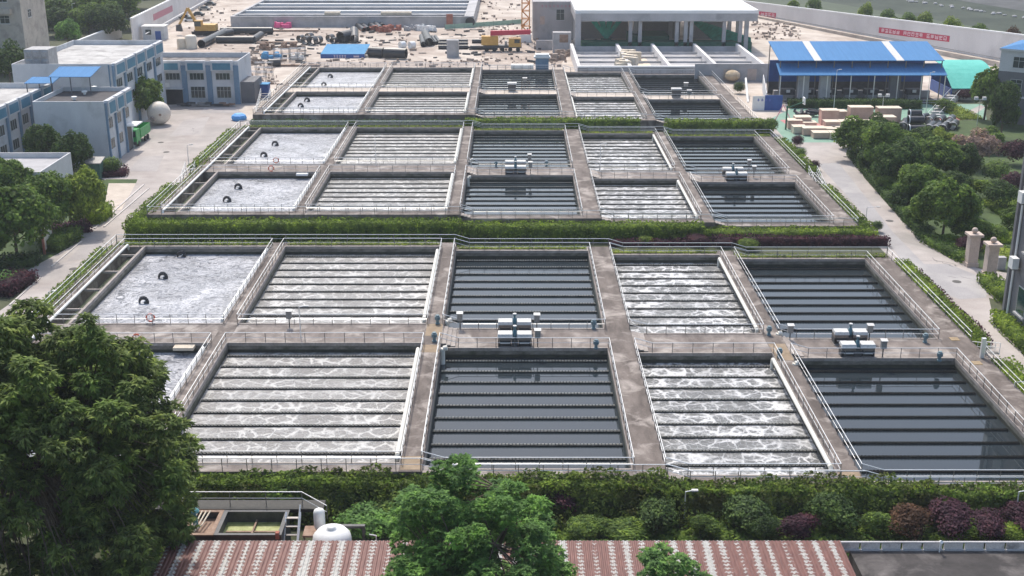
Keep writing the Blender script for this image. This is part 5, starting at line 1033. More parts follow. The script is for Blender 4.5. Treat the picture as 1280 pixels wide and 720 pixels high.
for i, px_ in enumerate((965, 990, 1050, 1092, 1106, 1120, 1146, 1190, 1232, 1275, 1078, 1160)):
    s_ = sOn(px_)+2; v = w0+dW*s_+nW*7; o = tree('bush', 0, 300, 290, 10, ['leafhedge', 'leafcam', 'leafyel', 'leafbrown'][i % 3 if i != 8 else 3], f'river bank bush behind the long wall, {["first", "second", "third", "fourth", "fifth", "sixth", "seventh", "eighth", "rusty ninth", "tenth", "between the third and fourth", "between the seventh and eighth"][i]} from the left', 'shrub', i, 'shrub', 'bushes along the river bank', 0, trunk=False)
    o.location = (v.x, v.y, 1.5); hh = zOn(s_, 0)*0+6.5+2*(i % 3); hh *= .8; o.children[0].scale = (2.8+i % 2, 2.8, hh/2+.6); o.children[0].location = (0, 0, hh/2)
sheet('far_water', [(1110, -14), (1300, 17), (1500, 22), (1500, -60), (1120, -60)], .09, mottled('far_grey_water', (.035, .04, .042), (.085, .088, .09), .12, .9))
# rocky far waterline
q = [P(1085, -6, 0), P(1290, 24, 0)]; mb = MB(); d = q[1]-q[0]
for i in range(60):
    v = q[0]+d*(i/60)*1.2+Vector((random.uniform(-2, 2), random.uniform(-3, 3), 0)); mb.ball((v.x, v.y, .3), random.uniform(.3, .9), 7, 4, .5)
T(mb.build('river_rocks', M['conc']), 'line of grey rocks along the far waterline', 'rocks', None, 'stuff')
# left walls
a, b_ = P(168, 54, 0), P(270, -4, 0); za, zb = zat(24, a.y), zat(-26, b_.y)
t, dL, nL = rwall('site_wall', a, b_, za, za*1.0, 'tall grey site wall with a faded red banner at the upper left')
sa, sb = sOn(192, a, dL), sOn(216, a, dL); z_ = zOn(sa, 26, a, dL); banner(a, dL, -nL*-1, sa, sb, z_, zOn(sb, 14, a, dL), zOn(sa, 18, a, dL)-z_, 'faded red banner on the tall site wall at the upper left', [6], 'redfade', 'redfade')
a2, b2 = P(96, 62, 0), P(153, 47, 0); rwall('site_wall', a2, b2, 2.0, zat(31, b2.y), 'lower sloping grey wall left of the tall site wall')
MB().tube(a+dL*2-nL*3+Vector((0, 0, 2.4)), b_-nL*3+Vector((0, 0, 2.4)), .16, 6).build('guard_pipe', M['white']); T(bpy.context.scene.objects['guard_pipe.001'] if 'guard_pipe.001' in bpy.data.objects else bpy.data.objects['guard_pipe'], 'long white pipe rail along the foot of the tall site wall', 'pipe')

# ------------------------------------------------------------------ CONSTRUCTION SITE
q = P(196, 50, 0); t = E('site_hut', q, 'small white site hut with dark door below the tall site wall', 'hut')
MB().box(q.x-4.0, q.x+2.4, q.y, q.y+4, 0, 3.9).build('wall', M['bwall'], t); MB().box(q.x-4.3, q.x+2.7, q.y-.4, q.y+4.3, 3.9, 4.1).build('roof', M['white'], t); MB().box(q.x-.3, q.x+1.4, q.y-.05, q.y-.003, 0, 2.6).build('door', M['bluedark'], t); windows(t, (q.x-4.0, q.y, 0), (1, 0, 0), [(.8, 1.5, 1.8, 1.6, 1)])
def pipe(p0, p1, r, lab, g=None, mk='blackpipe', n=18):
    p0, p1 = Vector(p0), Vector(p1); d = (p1-p0).normalized(); t = E('pipe', p0, lab, 'pipe', g); mb = MB(); mb.tube(p0, p1, r, n, cap=False); mb.tube(p0, p1, r*.88, n, cap=False)
    e = d.cross(Vector((0, 0, 1))).normalized(); f_ = d.cross(e)
    for c in (p0, p1):
        k = len(mb.v)
        for rr in (r, r*.88):
            for i in range(n): a_ = 2*math.pi*i/n; mb.v.append(tuple(c+e*math.cos(a_)*rr+f_*math.sin(a_)*rr))
        for i in range(n): j = (i+1) % n; mb.f.append((k+i, k+j, k+n+j, k+n+i))
    mb.build('barrel', M[mk], t); return t
def gp(x_, y_, r): v = P(x_, y_, 0); v.z = r; return v
r = .95
pipe(gp(276, 43, 1.1), gp(341, 43, 1.1), 1.1, 'long black pipe lying across the site behind the others')
t = pipe(gp(252, 60, 1.15), gp(282, 44.5, 1.15), 1.15, 'black pipe pointing at the viewer beside the pale tanks'); t = pipe(gp(272, 48, 1.0), gp(290, 44, 1.0), 1.0, 'short black branch pipe'); pipe(gp(271, 54, 1.0), gp(318, 54, 1.0), 1.0, 'long black pipe with an upturned end'); pipe(gp(317, 54, 1.0)+Vector((0, 0, 0)), gp(327, 50, 1.6), 1.0, 'upturned black pipe end')
for i, (x_, y_, mk, h_, r_) in enumerate([(228, 60.5, 'crate2', 3.0, 1.4), (239.5, 60.5, 'skin', 3.8, 1.6)]):
    q = P(x_, y_, 0); T(MB().lathe(q, [(r_, 0), (r_, h_-.4), (r_*.8, h_-.1), (.4, h_), (.01, h_+.05)], 20).build('storage_tank', M[mk], None, True), ['shorter beige storage tank beside the black pipes', 'taller cream storage tank beside the black pipes'][i], 'tank')
# excavator
def excavator(x_, y_, lab, s=1.0, flip=1):
    q = P(x_, y_, 0); t = E('excavator', q, lab, 'excavator')
    for k in (-1, 1):
        MB().hexa([(q.x-2.2*s, q.y+k*1.1*s-.3, 0), (q.x+2.2*s, q.y+k*1.1*s-.3, 0), (q.x+2.2*s, q.y+k*1.1*s+.3, 0), (q.x-2.2*s, q.y+k*1.1*s+.3, 0), (q.x-2.5*s, q.y+k*1.1*s-.3, .9*s), (q.x+2.5*s, q.y+k*1.1*s-.3, .9*s), (q.x+2.5*s, q.y+k*1.1*s+.3, .9*s), (q.x-2.5*s, q.y+k*1.1*s+.3, .9*s)]).build('track', M['tyre'], t)
    MB().box(q.x-1.2*s, q.x+2.6*s, q.y-1.4*s, q.y+1.4*s, 1.05*s, 2.3*s).build('body', M['yellow'], t)
    c = MB().box(q.x-1.6*s, q.x-.1*s, q.y-1.5*s, q.y-.2*s, 1.1*s, 3.2*s).build('cab', M['yellow'], t); MB().box(q.x-1.65*s, q.x-.3*s, q.y-1.55*s, q.y-1.505*s, 2.0*s, 3.0*s).build('cab_glass', M['glass'], c)
    MB().path([(q.x-1.2*s, q.y+.3, 1.8*s), (q.x-3.2*s*flip, q.y+.3, 5.6*s)], .34*s, 6).build('boom', M['yellow'], t)
    MB().path([(q.x-3.2*s*flip, q.y+.3, 5.6*s), (q.x-5.2*s*flip, q.y+.1, 2.2*s)], .26*s, 6).build('dipper_arm', M['yellow'], t)
    MB().hexa([(q.x-5.9*s, q.y-.6, .9*s), (q.x-4.6*s, q.y-.6, .8*s), (q.x-4.6*s, q.y+.7, .8*s), (q.x-5.9*s, q.y+.7, .9*s), (q.x-5.8*s, q.y-.6, 2.1*s), (q.x-4.9*s, q.y-.6, 2.3*s), (q.x-4.9*s, q.y+.7, 2.3*s), (q.x-5.8*s, q.y+.7, 2.1*s)]).build('bucket', M['darkgrey'], t)
excavator(256, 44, 'yellow excavator with raised boom beside the black pipes', 1.45)
# parked vehicles along the wall top left
for i, (x_, y_, mk) in enumerate([(238, 27, 'white'), (248, 20, 'darkgrey'), (256, 13, 'box'), (263, 7, 'darkgrey'), (232, 24, 'darkgrey')]):
    q = P(x_, y_, 0); t = E('parked_car', q, f'small parked car by the tall site wall, {["white", "dark, nearest the excavator", "grey", "dark, farthest", "dark, against the wall"][i]}', 'car', 'cars parked by the site wall')
    MB().hexa([(q.x-2.1, q.y-.9, .3), (q.x+2.1, q.y-.9, .3), (q.x+2.1, q.y+.9, .3), (q.x-2.1, q.y+.9, .3), (q.x-2.1, q.y-.85, .9), (q.x+2.1, q.y-.85, .9), (q.x+2.1, q.y+.85, .9), (q.x-2.1, q.y+.85, .9)]).build('body', M[mk], t)
    MB().hexa([(q.x-1.4, q.y-.8, .905), (q.x+1.3, q.y-.8, .905), (q.x+1.3, q.y+.8, .905), (q.x-1.4, q.y+.8, .905), (q.x-.9, q.y-.65, 1.5), (q.x+.8, q.y-.65, 1.5), (q.x+.8, q.y+.65, 1.5), (q.x-.9, q.y+.65, 1.5)]).build('cabin', M['glass'], t)
    for dx in (-1.3, 1.3):
        for dy in (-.9, .78): MB().tube((q.x+dx, q.y+dy, .33), (q.x+dx, q.y+dy+.12, .33), .33, 10).build('wheel', M['tyre'], t)
# big far tank with rows
YT = P(640, 34, 0).y; hx0, hx1 = xat(288, YT, 3), xat(592, YT, 3); zT = zat(20.5, YT)
t = E('clarifier_tank', ((hx0+hx1)/2, YT, 0), 'very long pale concrete tank with parallel water channels along the top of the photo', 'tank')
MB().box(hx0, hx1, YT, YT+1, 0, zT).box(hx0, hx0+1, YT+1, YT+110, 0, zT).box(hx1-3, hx1, YT+1, YT+110, 0, zT).build('wall', M['conc'], t)
MB().box(hx0+1, hx1-3, YT+1, YT+110, 0, zT-2.0).build('water', M['still'], t)
for k in range(9): MB().box(hx0+1.01, hx1-3.01, YT+7+k*11, YT+8.6+k*11, zT-1.99, zT-.2).build('channel_wall', M['concw'] if k % 2 else M['conc'], t)
for k in range(8): MB().tube((hx0+1.01, YT+4+k*11, zT-1.2), (hx1-3.01, YT+4+k*11, zT-1.2), .5, 8).build('channel_pipe', M['conc'], t)
for i, x_ in enumerate((416, 486, 505)): 
    q = Vector((xat(x_, YT+8, zT), YT+7.5, zT-.2)); T(MB().box(q.x-2.5, q.x+2.5, q.y-1, q.y+1, zT-.19, zT+.6).build('timber_stack', M['crate2']), f'tan timber stack on the far tank wall, {ordn[i]} from the left', 'timber', 'timber stacks on the far tank')
T(MB().box(xat(558, YT-1, 1), xat(566, YT-1, 1), YT-.8, YT-.3, .1, 4.2).build('steel_door_panel', M['brick']), 'dark red panel leaning against the far tank', 'panel')
q = P(588, 33.5, 0); q.y = YT-.5; T(MB().tube((q.x, YT-1.0, 1.8), (q.x, YT-.1, 1.8), 1.5, 18).build('outlet_ring', M['blackpipe']), 'black round outlet in the end of the far tank wall', 'outlet')
# blue shed
q = P(430, 72, 0); x0, x1 = xat(401, q.y, 2), xat(456, q.y, 2)
t = E('site_shelter', q, 'long low blue-roofed shelter with a blue fascia on the sandy site', 'shelter'); zr = zat(68, q.y-1)
MB().hexa([(x0, q.y-1, zr), (x1, q.y-1, zr), (x1+.8, q.y+6, zr+1.7), (x0+.8, q.y+6, zr+1.7), (x0, q.y-1, zr+.1), (x1, q.y-1, zr+.1), (x1+.8, q.y+6, zr+1.8), (x0+.8, q.y+6, zr+1.8)]).build('roof', M['bluelite'], t)
MB().box(x0, x1, q.y-1.1, q.y-1.003, zr-1.15, zr+.08).build('fascia', M['bluedark'], t)
mb = MB()
for k, xx in enumerate([.32, .38, .44, .50, .56]):
    X = x0+(x1-x0)*xx; mb.box(X-.25, X+.25, q.y-1.13, q.y-1.105, zr-.35, zr-.25).box(X-.25, X+.25, q.y-1.13, q.y-1.105, zr-.75, zr-.65).box(X-.05, X+.05, q.y-1.13, q.y-1.105, zr-.95, zr-.15)
for k in range(7): X = x0+(x1-x0)*(.76+.018*k); mb.box(X-.08, X+.08, q.y-1.13, q.y-1.105, zr-.8, zr-.3)
mb.build('writing', M['writing'], t)
for xx in (x0+.3, (x0+x1)/2, x1-.3):
    MB().tube((xx, q.y-.8, 0), (xx, q.y-.8, zr), .08, 6).build('post', M['white'], t)
MB().box(x0+.6, x1-.6, q.y+2, q.y+5.5, 0, zr-.2).build('stored_goods', M['crate2'], t)
# pipe bundles
k = 0
def bundle(lst, lab):
    global k
    for i, (a, b_, r) in enumerate(lst): pipe(gp(*a, r) , gp(*b_, r), r, f'{lab}, {ordn[i]} from the left', 'black pipes stacked on the site')
bundle([((455, 40), (443, 31), .7), ((460, 39), (448, 30), .7), ((471, 39.5), (456, 29), .8), ((476, 39.5), (463, 28.5), .9), ((479, 36), (468, 27.5), .8)], 'dark pipe in the fan of pipes by the far tank wall')
bundle([((529.5, 59), (527, 49), .8), ((536.5, 58), (531.5, 46.5), 1.2), ((541.5, 57), (536, 49), .6), ((545.5, 56), (540, 48), .5), ((549.5, 55), (544, 47.5), .5)], 'dark pipe in the bundle pointing at the viewer')
for i, (y_, x0_, x1_) in enumerate([(54, 548, 585), (57.5, 548, 585), (61.5, 548, 585), (54, 590, 604), (62, 588, 622)]): pipe(gp(x0_, y_, .6), gp(x1_, y_, .6), .6, f'dark pipe lying crosswise in the middle of the site, {ordn[i]} of five', 'black pipes stacked on the site')
pipe(gp(481, 73, 1.5), gp(508, 74, 1.5), 1.35, 'large dark pipe right of the blue shelter, tapering to its left', None); pipe(gp(462, 71, 1.3), gp(480, 72, 1.3), 1.4, 'short fat dark pipe right beside the blue shelter')
pipe(gp(426, 54, 1.6), gp(438, 52, 1.8), 1.7, 'fat dark pipe elbow behind the blue shelter'); pipe(gp(443, 54, 0)+Vector((0, 0, 1.2)), gp(443, 50, 2.8), 1.3, 'upright dark pipe stub behind the blue shelter')
for i, (x_, y_, r_) in enumerate([(383, 56, 1.2), (391, 57, 1.3), (398, 55, 1.1), (376, 52, .9), (413, 52, 1.0), (387, 50, 1.0), (418, 55, .9)]): pipe(gp(x_-2.2, y_, r_), gp(x_+2.2, y_-1.2, r_), r_, f'short dark pipe piece in the scattered heap left of the blue shelter, {ordn[i]}', 'pipe pieces left of the blue shelter')
for i, (x_, y_) in enumerate([(502, 61), (514, 61)]): pipe(gp(x_-2, y_, 1.0), gp(x_+4, y_-.6, 1.0), 1.0, ['white concrete pipe ring, left of two', 'white concrete pipe ring, right of two'][i], 'white pipe rings', 'concw')
q = P(566, 72, 0); T(MB().box(q.x-1.6, q.x+1.6, q.y, q.y+2.5, 0, 4.6).box(q.x-1.2, q.x-.4, q.y-.02, q.y, 1.0, 2.0).build('concrete_block', M['conc']), 'pale concrete box standing on the sand', 'block')
pipe(gp(317, 88, 0)*1 if False else gp(336, 84, 1.0), gp(350, 83, 1.0), 1.0, 'grey pipe at the left of the farthest block')
for i, (x_, y_, w_, mk) in enumerate([(350, 35, 3.2, 'pink'), (463, 38.5, 3.0, 'brick'), (490, 38, 2.6, 'brick'), (480, 40, 2.2, 'brick'), (340, 73, 2.4, 'bluelite'), (690, 76, 3.0, 'rubble'), (700, 70, 3, 'rubble'), (516, 38, 2.6, 'conc'), (530, 38, 2.0, 'concw'), (538, 39, 1.8, 'concw'), (370, 74, 1.6, 'hood'), (326, 80, 2.4, 'rubble'), (334, 62, 1.6, 'tankrust'), (360, 61, 1.8, 'tankrust'), (308, 30, 2.0, 'crate2')]):
    q = P(x_, y_, 0); mb = MB(); rr = random.Random(i)
    for k in range(16): mb.obox((q.x+rr.uniform(-w_, w_), q.y+rr.uniform(-1.5, 1.5)), (1, rr.uniform(-1, 1)), rr.uniform(.5, 1.8), rr.uniform(.3, .9), 0, rr.uniform(.4, 1.9))
    T(mb.build('material_heap', M[mk]), ['bright pink sheeting heap by the far tank', 'red brick heap before the fan of pipes', 'red brick heap right of the fan of pipes', 'small red brick heap', 'light blue heap at the left of the site', 'brown rubble heap beside the concrete frame', 'brown rubble heap higher up beside the concrete frame', 'grey block heap by the far tank', 'white block heap by the far tank', 'small white block heap', 'white sack heap left of the blue shelter', 'brown rubble at the left of the farthest block', 'rusty bar heap beside the black pipes', 'rusty bar heap nearer the shelter', 'tan plank heap beside the far tank'][i], 'heap')
for i, (x0_, x1_, y_) in enumerate([(335, 398, 39.5), (322, 372, 54), (345, 400, 83)]): a, b_ = P(x0_, y_, 0), P(x1_, y_, 0); T(MB().box(a.x, b_.x, a.y-.5, a.y+.5, .02, .5).build('timber_beam', M['tankrust']), ['long rusty beam by the far tank', 'long rusty beam left of the pipe heap', 'long beam behind the farthest block'][i], 'beam', 'beams on the sand')
for i, pts in enumerate([[(330, 84), (700, 82), (700, 74), (560, 76), (330, 76)], [(322, 122), (345, 84), (335, 70), (315, 90), (305, 125)], [(600, 70), (700, 84), (712, 60), (660, 46), (610, 36)], [(330, 48), (520, 44), (600, 40), (590, 36), (300, 38)], [(225, 34), (290, 38), (330, 66), (240, 70)]]):
    sheet('mud_patch', pts, .016+.004*i, M['mud'])
mb = MB(); rr = random.Random(5)
for k in range(700):
    z_ = rr.choice([(325, 700, 74, 84), (300, 350, 66, 118), (600, 712, 28, 80), (320, 520, 34, 70), (225, 330, 8, 62), (600, 650, 0, 60), (940, 1000, 28, 50)]); q = P(rr.uniform(z_[0], z_[1]), rr.uniform(z_[2], z_[3]), 0)
    if q.y < 289 and q.x > -52: continue
    if q.x < -60 and q.y < 275: continue
    sz = rr.uniform(.15, .7); mb.obox((q.x, q.y), (1, rr.uniform(-1, 1)), sz*rr.choice([1, 1, 3]), sz*.6, 0, rr.uniform(.1, .7))
T(mb.build('construction_debris', M['rubble']), 'scattered small rubble and scraps across the construction site', 'debris', None, 'stuff')
mb = MB()
for k in range(170):
    q = P(rr.uniform(300, 700), rr.uniform(30, 80), 0)
    if q.y < 289: continue
    mb.obox((q.x, q.y), (1, rr.uniform(-1, 1)), rr.uniform(.4, 2.6), .4, 0, rr.uniform(.1, .6))
T(mb.build('dark_scrap', M['darkgrey']), 'scattered dark offcuts and scrap across the sandy site', 'debris', None, 'stuff')
a_, b2_ = P(556, 37, 0), P(652, 30, 0); t = E('safety_fence', a_, 'pale green netting fence running across the sand to the crane mast', 'fence'); d_ = b2_-a_
MB().obox((a_+b2_)/2, d_, d_.length, .12, .1, 1.5).build('netting', mottled('pale_green_net', (.22, .36, .28), (.32, .46, .38), .5), t)
for k in range(9): v = a_+d_*k/8; MB().tube(v, v+Vector((0, 0, 1.7)), .08, 5).build('post', M['steel2'], t)
for i, (x_, y_, rx, ry, a0, a1) in enumerate([(520, 40, 70, 20, 20, 150), (520, 40, 64, 17, 20, 150), (600, 80, 110, 34, 200, 290), (600, 80, 103, 31, 200, 290), (430, 70, 60, 12, 0, 120)]):
    mb = MB(); pts = [(P(x_+rx*math.cos(R(a)), y_+ry*math.sin(R(a)), .045+.002*i), P(x_+(rx-2.2)*math.cos(R(a)), y_+(ry-.8)*math.sin(R(a)), .045+.002*i)) for a in range(a0, a1+1, 6)]
    for (p0, p1), (p2, p3) in zip(pts, pts[1:]): mb.quad(p0, p1, p3, p2)
    T(mb.build('tyre_track', M['mud']), kind='structure')
for i, (x_, y_) in enumerate([(352, 78), (372, 77), (330, 96), (322, 108)]):
    q = P(x_, y_, 0); t = E('scaffold_frame', q, ['grey scaffold frame behind the farthest block, left of two', 'grey scaffold frame behind the farthest block, right of two', 'grey scaffold frame left of the farthest block, farther', 'grey scaffold frame left of the farthest block, nearer'][i], 'scaffold', 'scaffold frames round the farthest block')
    if q.y < 288: q.x = min(q.x, -54); t.location.x = q.x
    for zz in (1.0, 2.2, 3.4): MB().tube((q.x-2.2, q.y, zz), (q.x+2.2, q.y, zz), .07, 5).tube((q.x-2.2, q.y+1.4, zz), (q.x+2.2, q.y+1.4, zz), .07, 5).build('rail', M['steel'], t)
    for dx in (-2, 0, 2):
        for dy in (0, 1.4): MB().tube((q.x+dx, q.y+dy, 0), (q.x+dx, q.y+dy, 3.8), .07, 5).build('post', M['steel2'], t)
# truck crane + mast
q = P(655, 64, 0); t = E('truck_crane', q, 'mobile crane truck with red boom and yellow cab', 'crane truck'); y_ = q.y
xa, xb = xat(604, y_, 2), xat(652, y_, 2)
MB().box(xa, xb, y_-1.2, y_+1.2, 1.0, 1.7).build('chassis', M['darkgrey'], t); MB().box(xb-3.6, xb-.2, y_-1.3, y_+1.3, 1.3, 3.6).build('cab', M['yellow'], t); MB().box(xb-2.0, xb-.5, y_-1.35, y_-1.305, 2.4, 3.4).build('window', M['glass'], t)
MB().box(xa-.5, xa+4.2, y_-1.2, y_+1.2, 1.8, 4.2).build('counterweight', M['yellow'], t); MB().box(xa+6, xb-4, y_-1.1, y_+1.1, 1.75, 2.8).build('deck', M['box'], t)
MB().hexa([(xa+2, y_-.5, 4.3), (xb+2.5, y_-.5, 4.7), (xb+2.5, y_+.5, 4.7), (xa+2, y_+.5, 4.3), (xa+2, y_-.5, 5.6), (xb+2.5, y_-.5, 5.9), (xb+2.5, y_+.5, 5.9), (xa+2, y_+.5, 5.6)]).build('boom', M['cranered'], t)
for kx in np.linspace(xa+1, xb-1, 5): MB().tube((kx, y_-1.3, .6), (kx, y_-.9, .6), .6, 12).build('wheel', M['tyre'], t)
q = P(657, 52, 0); t = E('tower_crane_mast', q, 'orange lattice mast of a tower crane on a white base', 'crane mast'); s_ = 1.1; hm_ = 34
MB().box(q.x-1.7, q.x+1.7, q.y-1.7, q.y+1.7, 0, 2.2).build('base', M['concw'], t); mb = MB()
for dx in (-s_, s_):
    for dy in (-s_, s_): mb.tube((q.x+dx, q.y+dy, 2.2), (q.x+dx, q.y+dy, hm_), .16, 5)
for kz in range(14):
    z0 = 2.3+kz*2.2; f1 = 1 if kz % 2 else -1
    for dy in (-s_, s_): mb.tube((q.x-s_*f1, q.y+dy, z0), (q.x+s_*f1, q.y+dy, z0+2.2), .09, 4); mb.tube((q.x-s_, q.y+dy, z0), (q.x+s_, q.y+dy, z0), .09, 4)
    for dx in (-s_, s_): mb.tube((q.x+dx, q.y-s_*f1, z0), (q.x+dx, q.y+s_*f1, z0+2.2), .09, 4); mb.tube((q.x+dx, q.y-s_, z0), (q.x+dx, q.y+s_, z0), .09, 4)
mb.build('lattice', M['craneor'], t)
# grey block building left of the frame
q = P(668, 50, 0); x1 = xat(716, q.y, 6); zg = zat(2, q.y); t = E('concrete_building', q, 'grey concrete building with one dark window and faded pink characters near its top', 'building')
MB().box(q.x-.5, x1, q.y, q.y+12, 0, zg).build('wall', M['conc'], t); windows(t, (q.x, q.y, 0), (1, 0, 0), [(6.4, zg-5.4, 2.4, 3.2, 2)]); MB().box(q.x+1.6, q.x+3.0, q.y-.02, q.y-.003, zg-6.6, zg-4.2).build('patch', M['stone'], t)
mb = MB()
for k in range(9): X = q.x+2+k*1.15; mb.box(X, X+.55, q.y-.04, q.y-.01, zg-1.5, zg-1.38).box(X, X+.55, q.y-.04, q.y-.01, zg-1.15, zg-1.03).box(X+.2, X+.34, q.y-.04, q.y-.01, zg-1.7, zg-.9)
mb.build('writing', M['redfade'], t)
q = P(690, 62, 0); T(MB().box(q.x-4.5, q.x+2.8, q.y-.3, q.y+.5, 0, 2.6).build('retaining_block', M['conc']), 'low grey concrete wall beside the crane mast', 'wall'); q = P(700, 66, 0); t = E('concrete_cube', q, 'hollow grey concrete chamber with a dark opening', 'chamber'); MB().box(q.x-2, q.x+3, q.y, q.y+3, 0, 5.5).build('shell', M['conc'], t); MB().box(q.x-.2, q.x+2.2, q.y-.03, q.y-.003, 2.8, 5.0).build('opening', M['tankrust'], t)
# concrete frame hall
YH = 334; zH = zat(14.5, 334); fx0, fx1 = xat(719, YH, zH), xat(948, YH, zH)
t = E('concrete_hall', ((fx0+fx1)/2, YH, 0), 'unfinished concrete hall with flat white roof on grey columns', 'building')
hy1 = YH+80
MB().box(fx0, fx1, YH, hy1, zH-.5, zH).build('roof', M['concw'], t)
MB().box(fx0+.02, fx1-.02, YH+.02, YH+.6, zH-2.6, zH-.51).box(fx0+.02, fx0+.6, YH+.62, hy1-.1, zH-2.6, zH-.51).box(fx1-.6, fx1-.02, YH+.62, hy1-.1, zH-2.6, zH-.51).build('edge_beam', M['conc'], t)
for x_ in (fx0, fx1-.4): MB().box(x_, x_+.4, YH, hy1, zH+.003, zH+.45).build('roof_kerb', M['concw'], t)
MB().box(fx0+.4, fx1-.4, YH, YH+.3, zH+.003, zH+.35).build('roof_kerb', M['concw'], t)
for i, fx in enumerate((.0, .355, .60, .96)):
    for j, yy in enumerate((YH+1.2, YH+14, YH+28, YH+42)):
        X = fx0+.8+(fx1-fx0-1.6)*fx
        if j == 0 and 0 < i < 3: continue
        MB().box(X-.55, X+.55, yy-.5, yy+.5, 0, zH-.52).build('column', M['conc'], t)
for px_ in (788, 800, 846, 857, 864, 905, 925): X = xat(px_, YH+1.5, 6); MB().box(X-.5, X+.5, YH+1, YH+2, 0, zH-.52).build('column', M['conc'], t)
MB().box(fx0-.003, fx0+1.6, YH-1.0, YH+1.0, 0, zH-.52).build('corner_pier', M['conc'], t)
# the hall floor: netting, dark earth and inner tank walls
T(MB().box(fx0+2, fx1-1, YH+1, YH+6, 1.0, 2.8).build('green_netting', M['dgreennet']), 'dark green netting strip at the foot of the concrete hall', 'netting')
T(MB().box(fx0+16, fx0+27, YH+8, YH+20, .5, 3.6).build('green_netting', M['dgreennet']), 'dark green netting over the middle floor of the concrete hall', 'netting')
for i, (xa_, xb_, yy, zz, mk) in enumerate([(fx0+1.5, fx0+17, YH+30, 5.0, 'conc'), (fx0+19, fx0+33, YH+30, 5.0, 'conc'), (fx0+35, fx0+46, YH+30, 5.0, 'conc')]):
    t2 = E('tank_wall', ((xa_+xb_)/2, yy, 0), ['unfinished tank wall inside the hall, left', 'unfinished tank wall inside the hall, centre', 'unfinished tank wall inside the hall, right'][i], 'wall'); MB().box(xa_, xb_, yy, yy+.8, 0, zz).build('wall', M['box'], t2); MB().box(xa_-.3, xb_+.3, yy-.4, yy+1.1, zz+.003, zz+.6).build('capping', M['concw'], t2)
T(MB().hexa([(fx1-8, YH+2, .1), (fx1-.8, YH+1, .1), (fx1-.8, YH+2, .1), (fx1-8, YH+4, .1), (fx1-15, YH+28, 6), (fx1-13, YH+28, 6), (fx1-1.2, YH+2, 4), (fx1-3, YH+3, 4)]).build('green_netting', M['greennet']), 'bright green safety netting slanting at the right end of the hall', 'netting')
q = Vector((xat(758, YH+12, 6), YH+12, 0)); t = E('netted_frame', q, 'bright green netted frame standing in the hall', 'netting')
for k, a_ in enumerate((-.5, -.2, .15, .5)): MB().hexa([(q.x-.5, q.y-.5, 2.5), (q.x+.5, q.y-.5, 2.5), (q.x+.5, q.y+.5, 2.5), (q.x-.5, q.y+.5, 2.5), (q.x+a_*7-.8, q.y-.4, 8.2-abs(a_)*2), (q.x+a_*7+.8, q.y-.4, 8.2-abs(a_)*2), (q.x+a_*7+.8, q.y+.4, 8-abs(a_)*2), (q.x+a_*7-.8, q.y+.4, 8-abs(a_)*2)]).build('net_panel', M['greennet'], t)
MB().box(q.x-1.4, q.x+1.4, q.y-.6, q.y+.6, 0, 2.5).build('base', M['dgreennet'], t)
for i, (x_, w_) in enumerate([(735, 5), (775, 6), (880, 5)]):
    q = Vector((xat(x_, YH+8, 2), YH+8, 0)); mb = MB(); rr = random.Random(i)
    for k in range(9): mb.ball((q.x+rr.uniform(-w_, w_), q.y+rr.uniform(-2, 2), .8), rr.uniform(1.2, 2.6), 8, 5, .8)
    T(mb.build('earth_heap', M['roofdark']), ['dark covered earth heap in the hall, left', 'dark covered earth heap in the hall, centre', 'dark covered earth heap in the hall, right'][i], 'heap')
# empty basins in front of the hall
by0, by1 = 290.6, 331; bx0, bx1 = xat(722, by0, 2), xat(960, by0, 2); t = E('unfinished_basins', ((bx0+bx1)/2, by0, 0), 'row of unfinished empty concrete basins in front of the hall', 'basin')
mb = MB(); hz = 2.75
mb.box(bx0, bx1, by0, by0+.6, 0, hz).box(bx0, bx1, by1+.5, by1+.9, 0, hz-.6)
mb.build('wall', M['conc'], t)
MB().box(bx0, bx1, by0-.15, by0+.75, hz+.003, hz+.3).build('capping', M['concw'], t)
for f_ in (0, .27, .48, .73, .985): X = bx0+(bx1-bx0)*f_; MB().box(X, X+.8, by0+.76, by1+.4, 0, hz+.2).build('cross_wall', M['retwall'], t)
for yy in (by0+8, by0+16, by0+24, by0+32): MB().box(bx0+.85, bx1-.9, yy, yy+.35, hz-1.4, hz-.9).build('beam', M['conc'], t)
MB().box(bx0+.1, bx1-.1, by0+.61, by1+.4, 0, .6).build('floor', M['conc'], t)
mb = MB()
for k in range(14): q = P(785+random.uniform(-8, 8), 71+random.uniform(-8, 8), 3); mb.obox((q.x, q.y), (1, random.uniform(-1, 1)), random.uniform(1.5, 4), 1.2, .6, 3.0+random.random()*.5)
mb.box(P(785, 71, 0).x-4, P(785, 71, 0).x+4, 305, 320, .59, .75); T(mb.build('plank_heap', M['crate2']), 'pale plank heap across the middle of the unfinished basins', 'heap'); q = P(812, 78, 3); T(MB().ball((q.x, 293.5, 1.6), 1.0, 8, 5, .6).build('blue_sheet', M['bluedark']), 'small blue sheet on the unfinished basin wall', 'sheet'); T(MB().ball((q.x+2.6, 295, 1.4), 1.3, 8, 5, .5).build('pink_sheet', M['redfade']), 'small pink sheet on the unfinished basin wall', 'sheet')
t = E('site_wall', P(985, 104, 0), 'low grey concrete wall beyond the farthest block, right side', 'wall'); q0 = P(868, 102, 0); q1 = P(962, 102, 0); MB().box(q0.x, q1.x, q0.y, q0.y+.5, 0, 4.2).build('wall', M['conc'], t); 
for x_ in (910, 940): X = xat(x_, q0.y, 2); MB().box(X-1.1, X+1.1, q0.y-.03, q0.y-.003, .3, 3.0).build('patch', M['stone'], t)
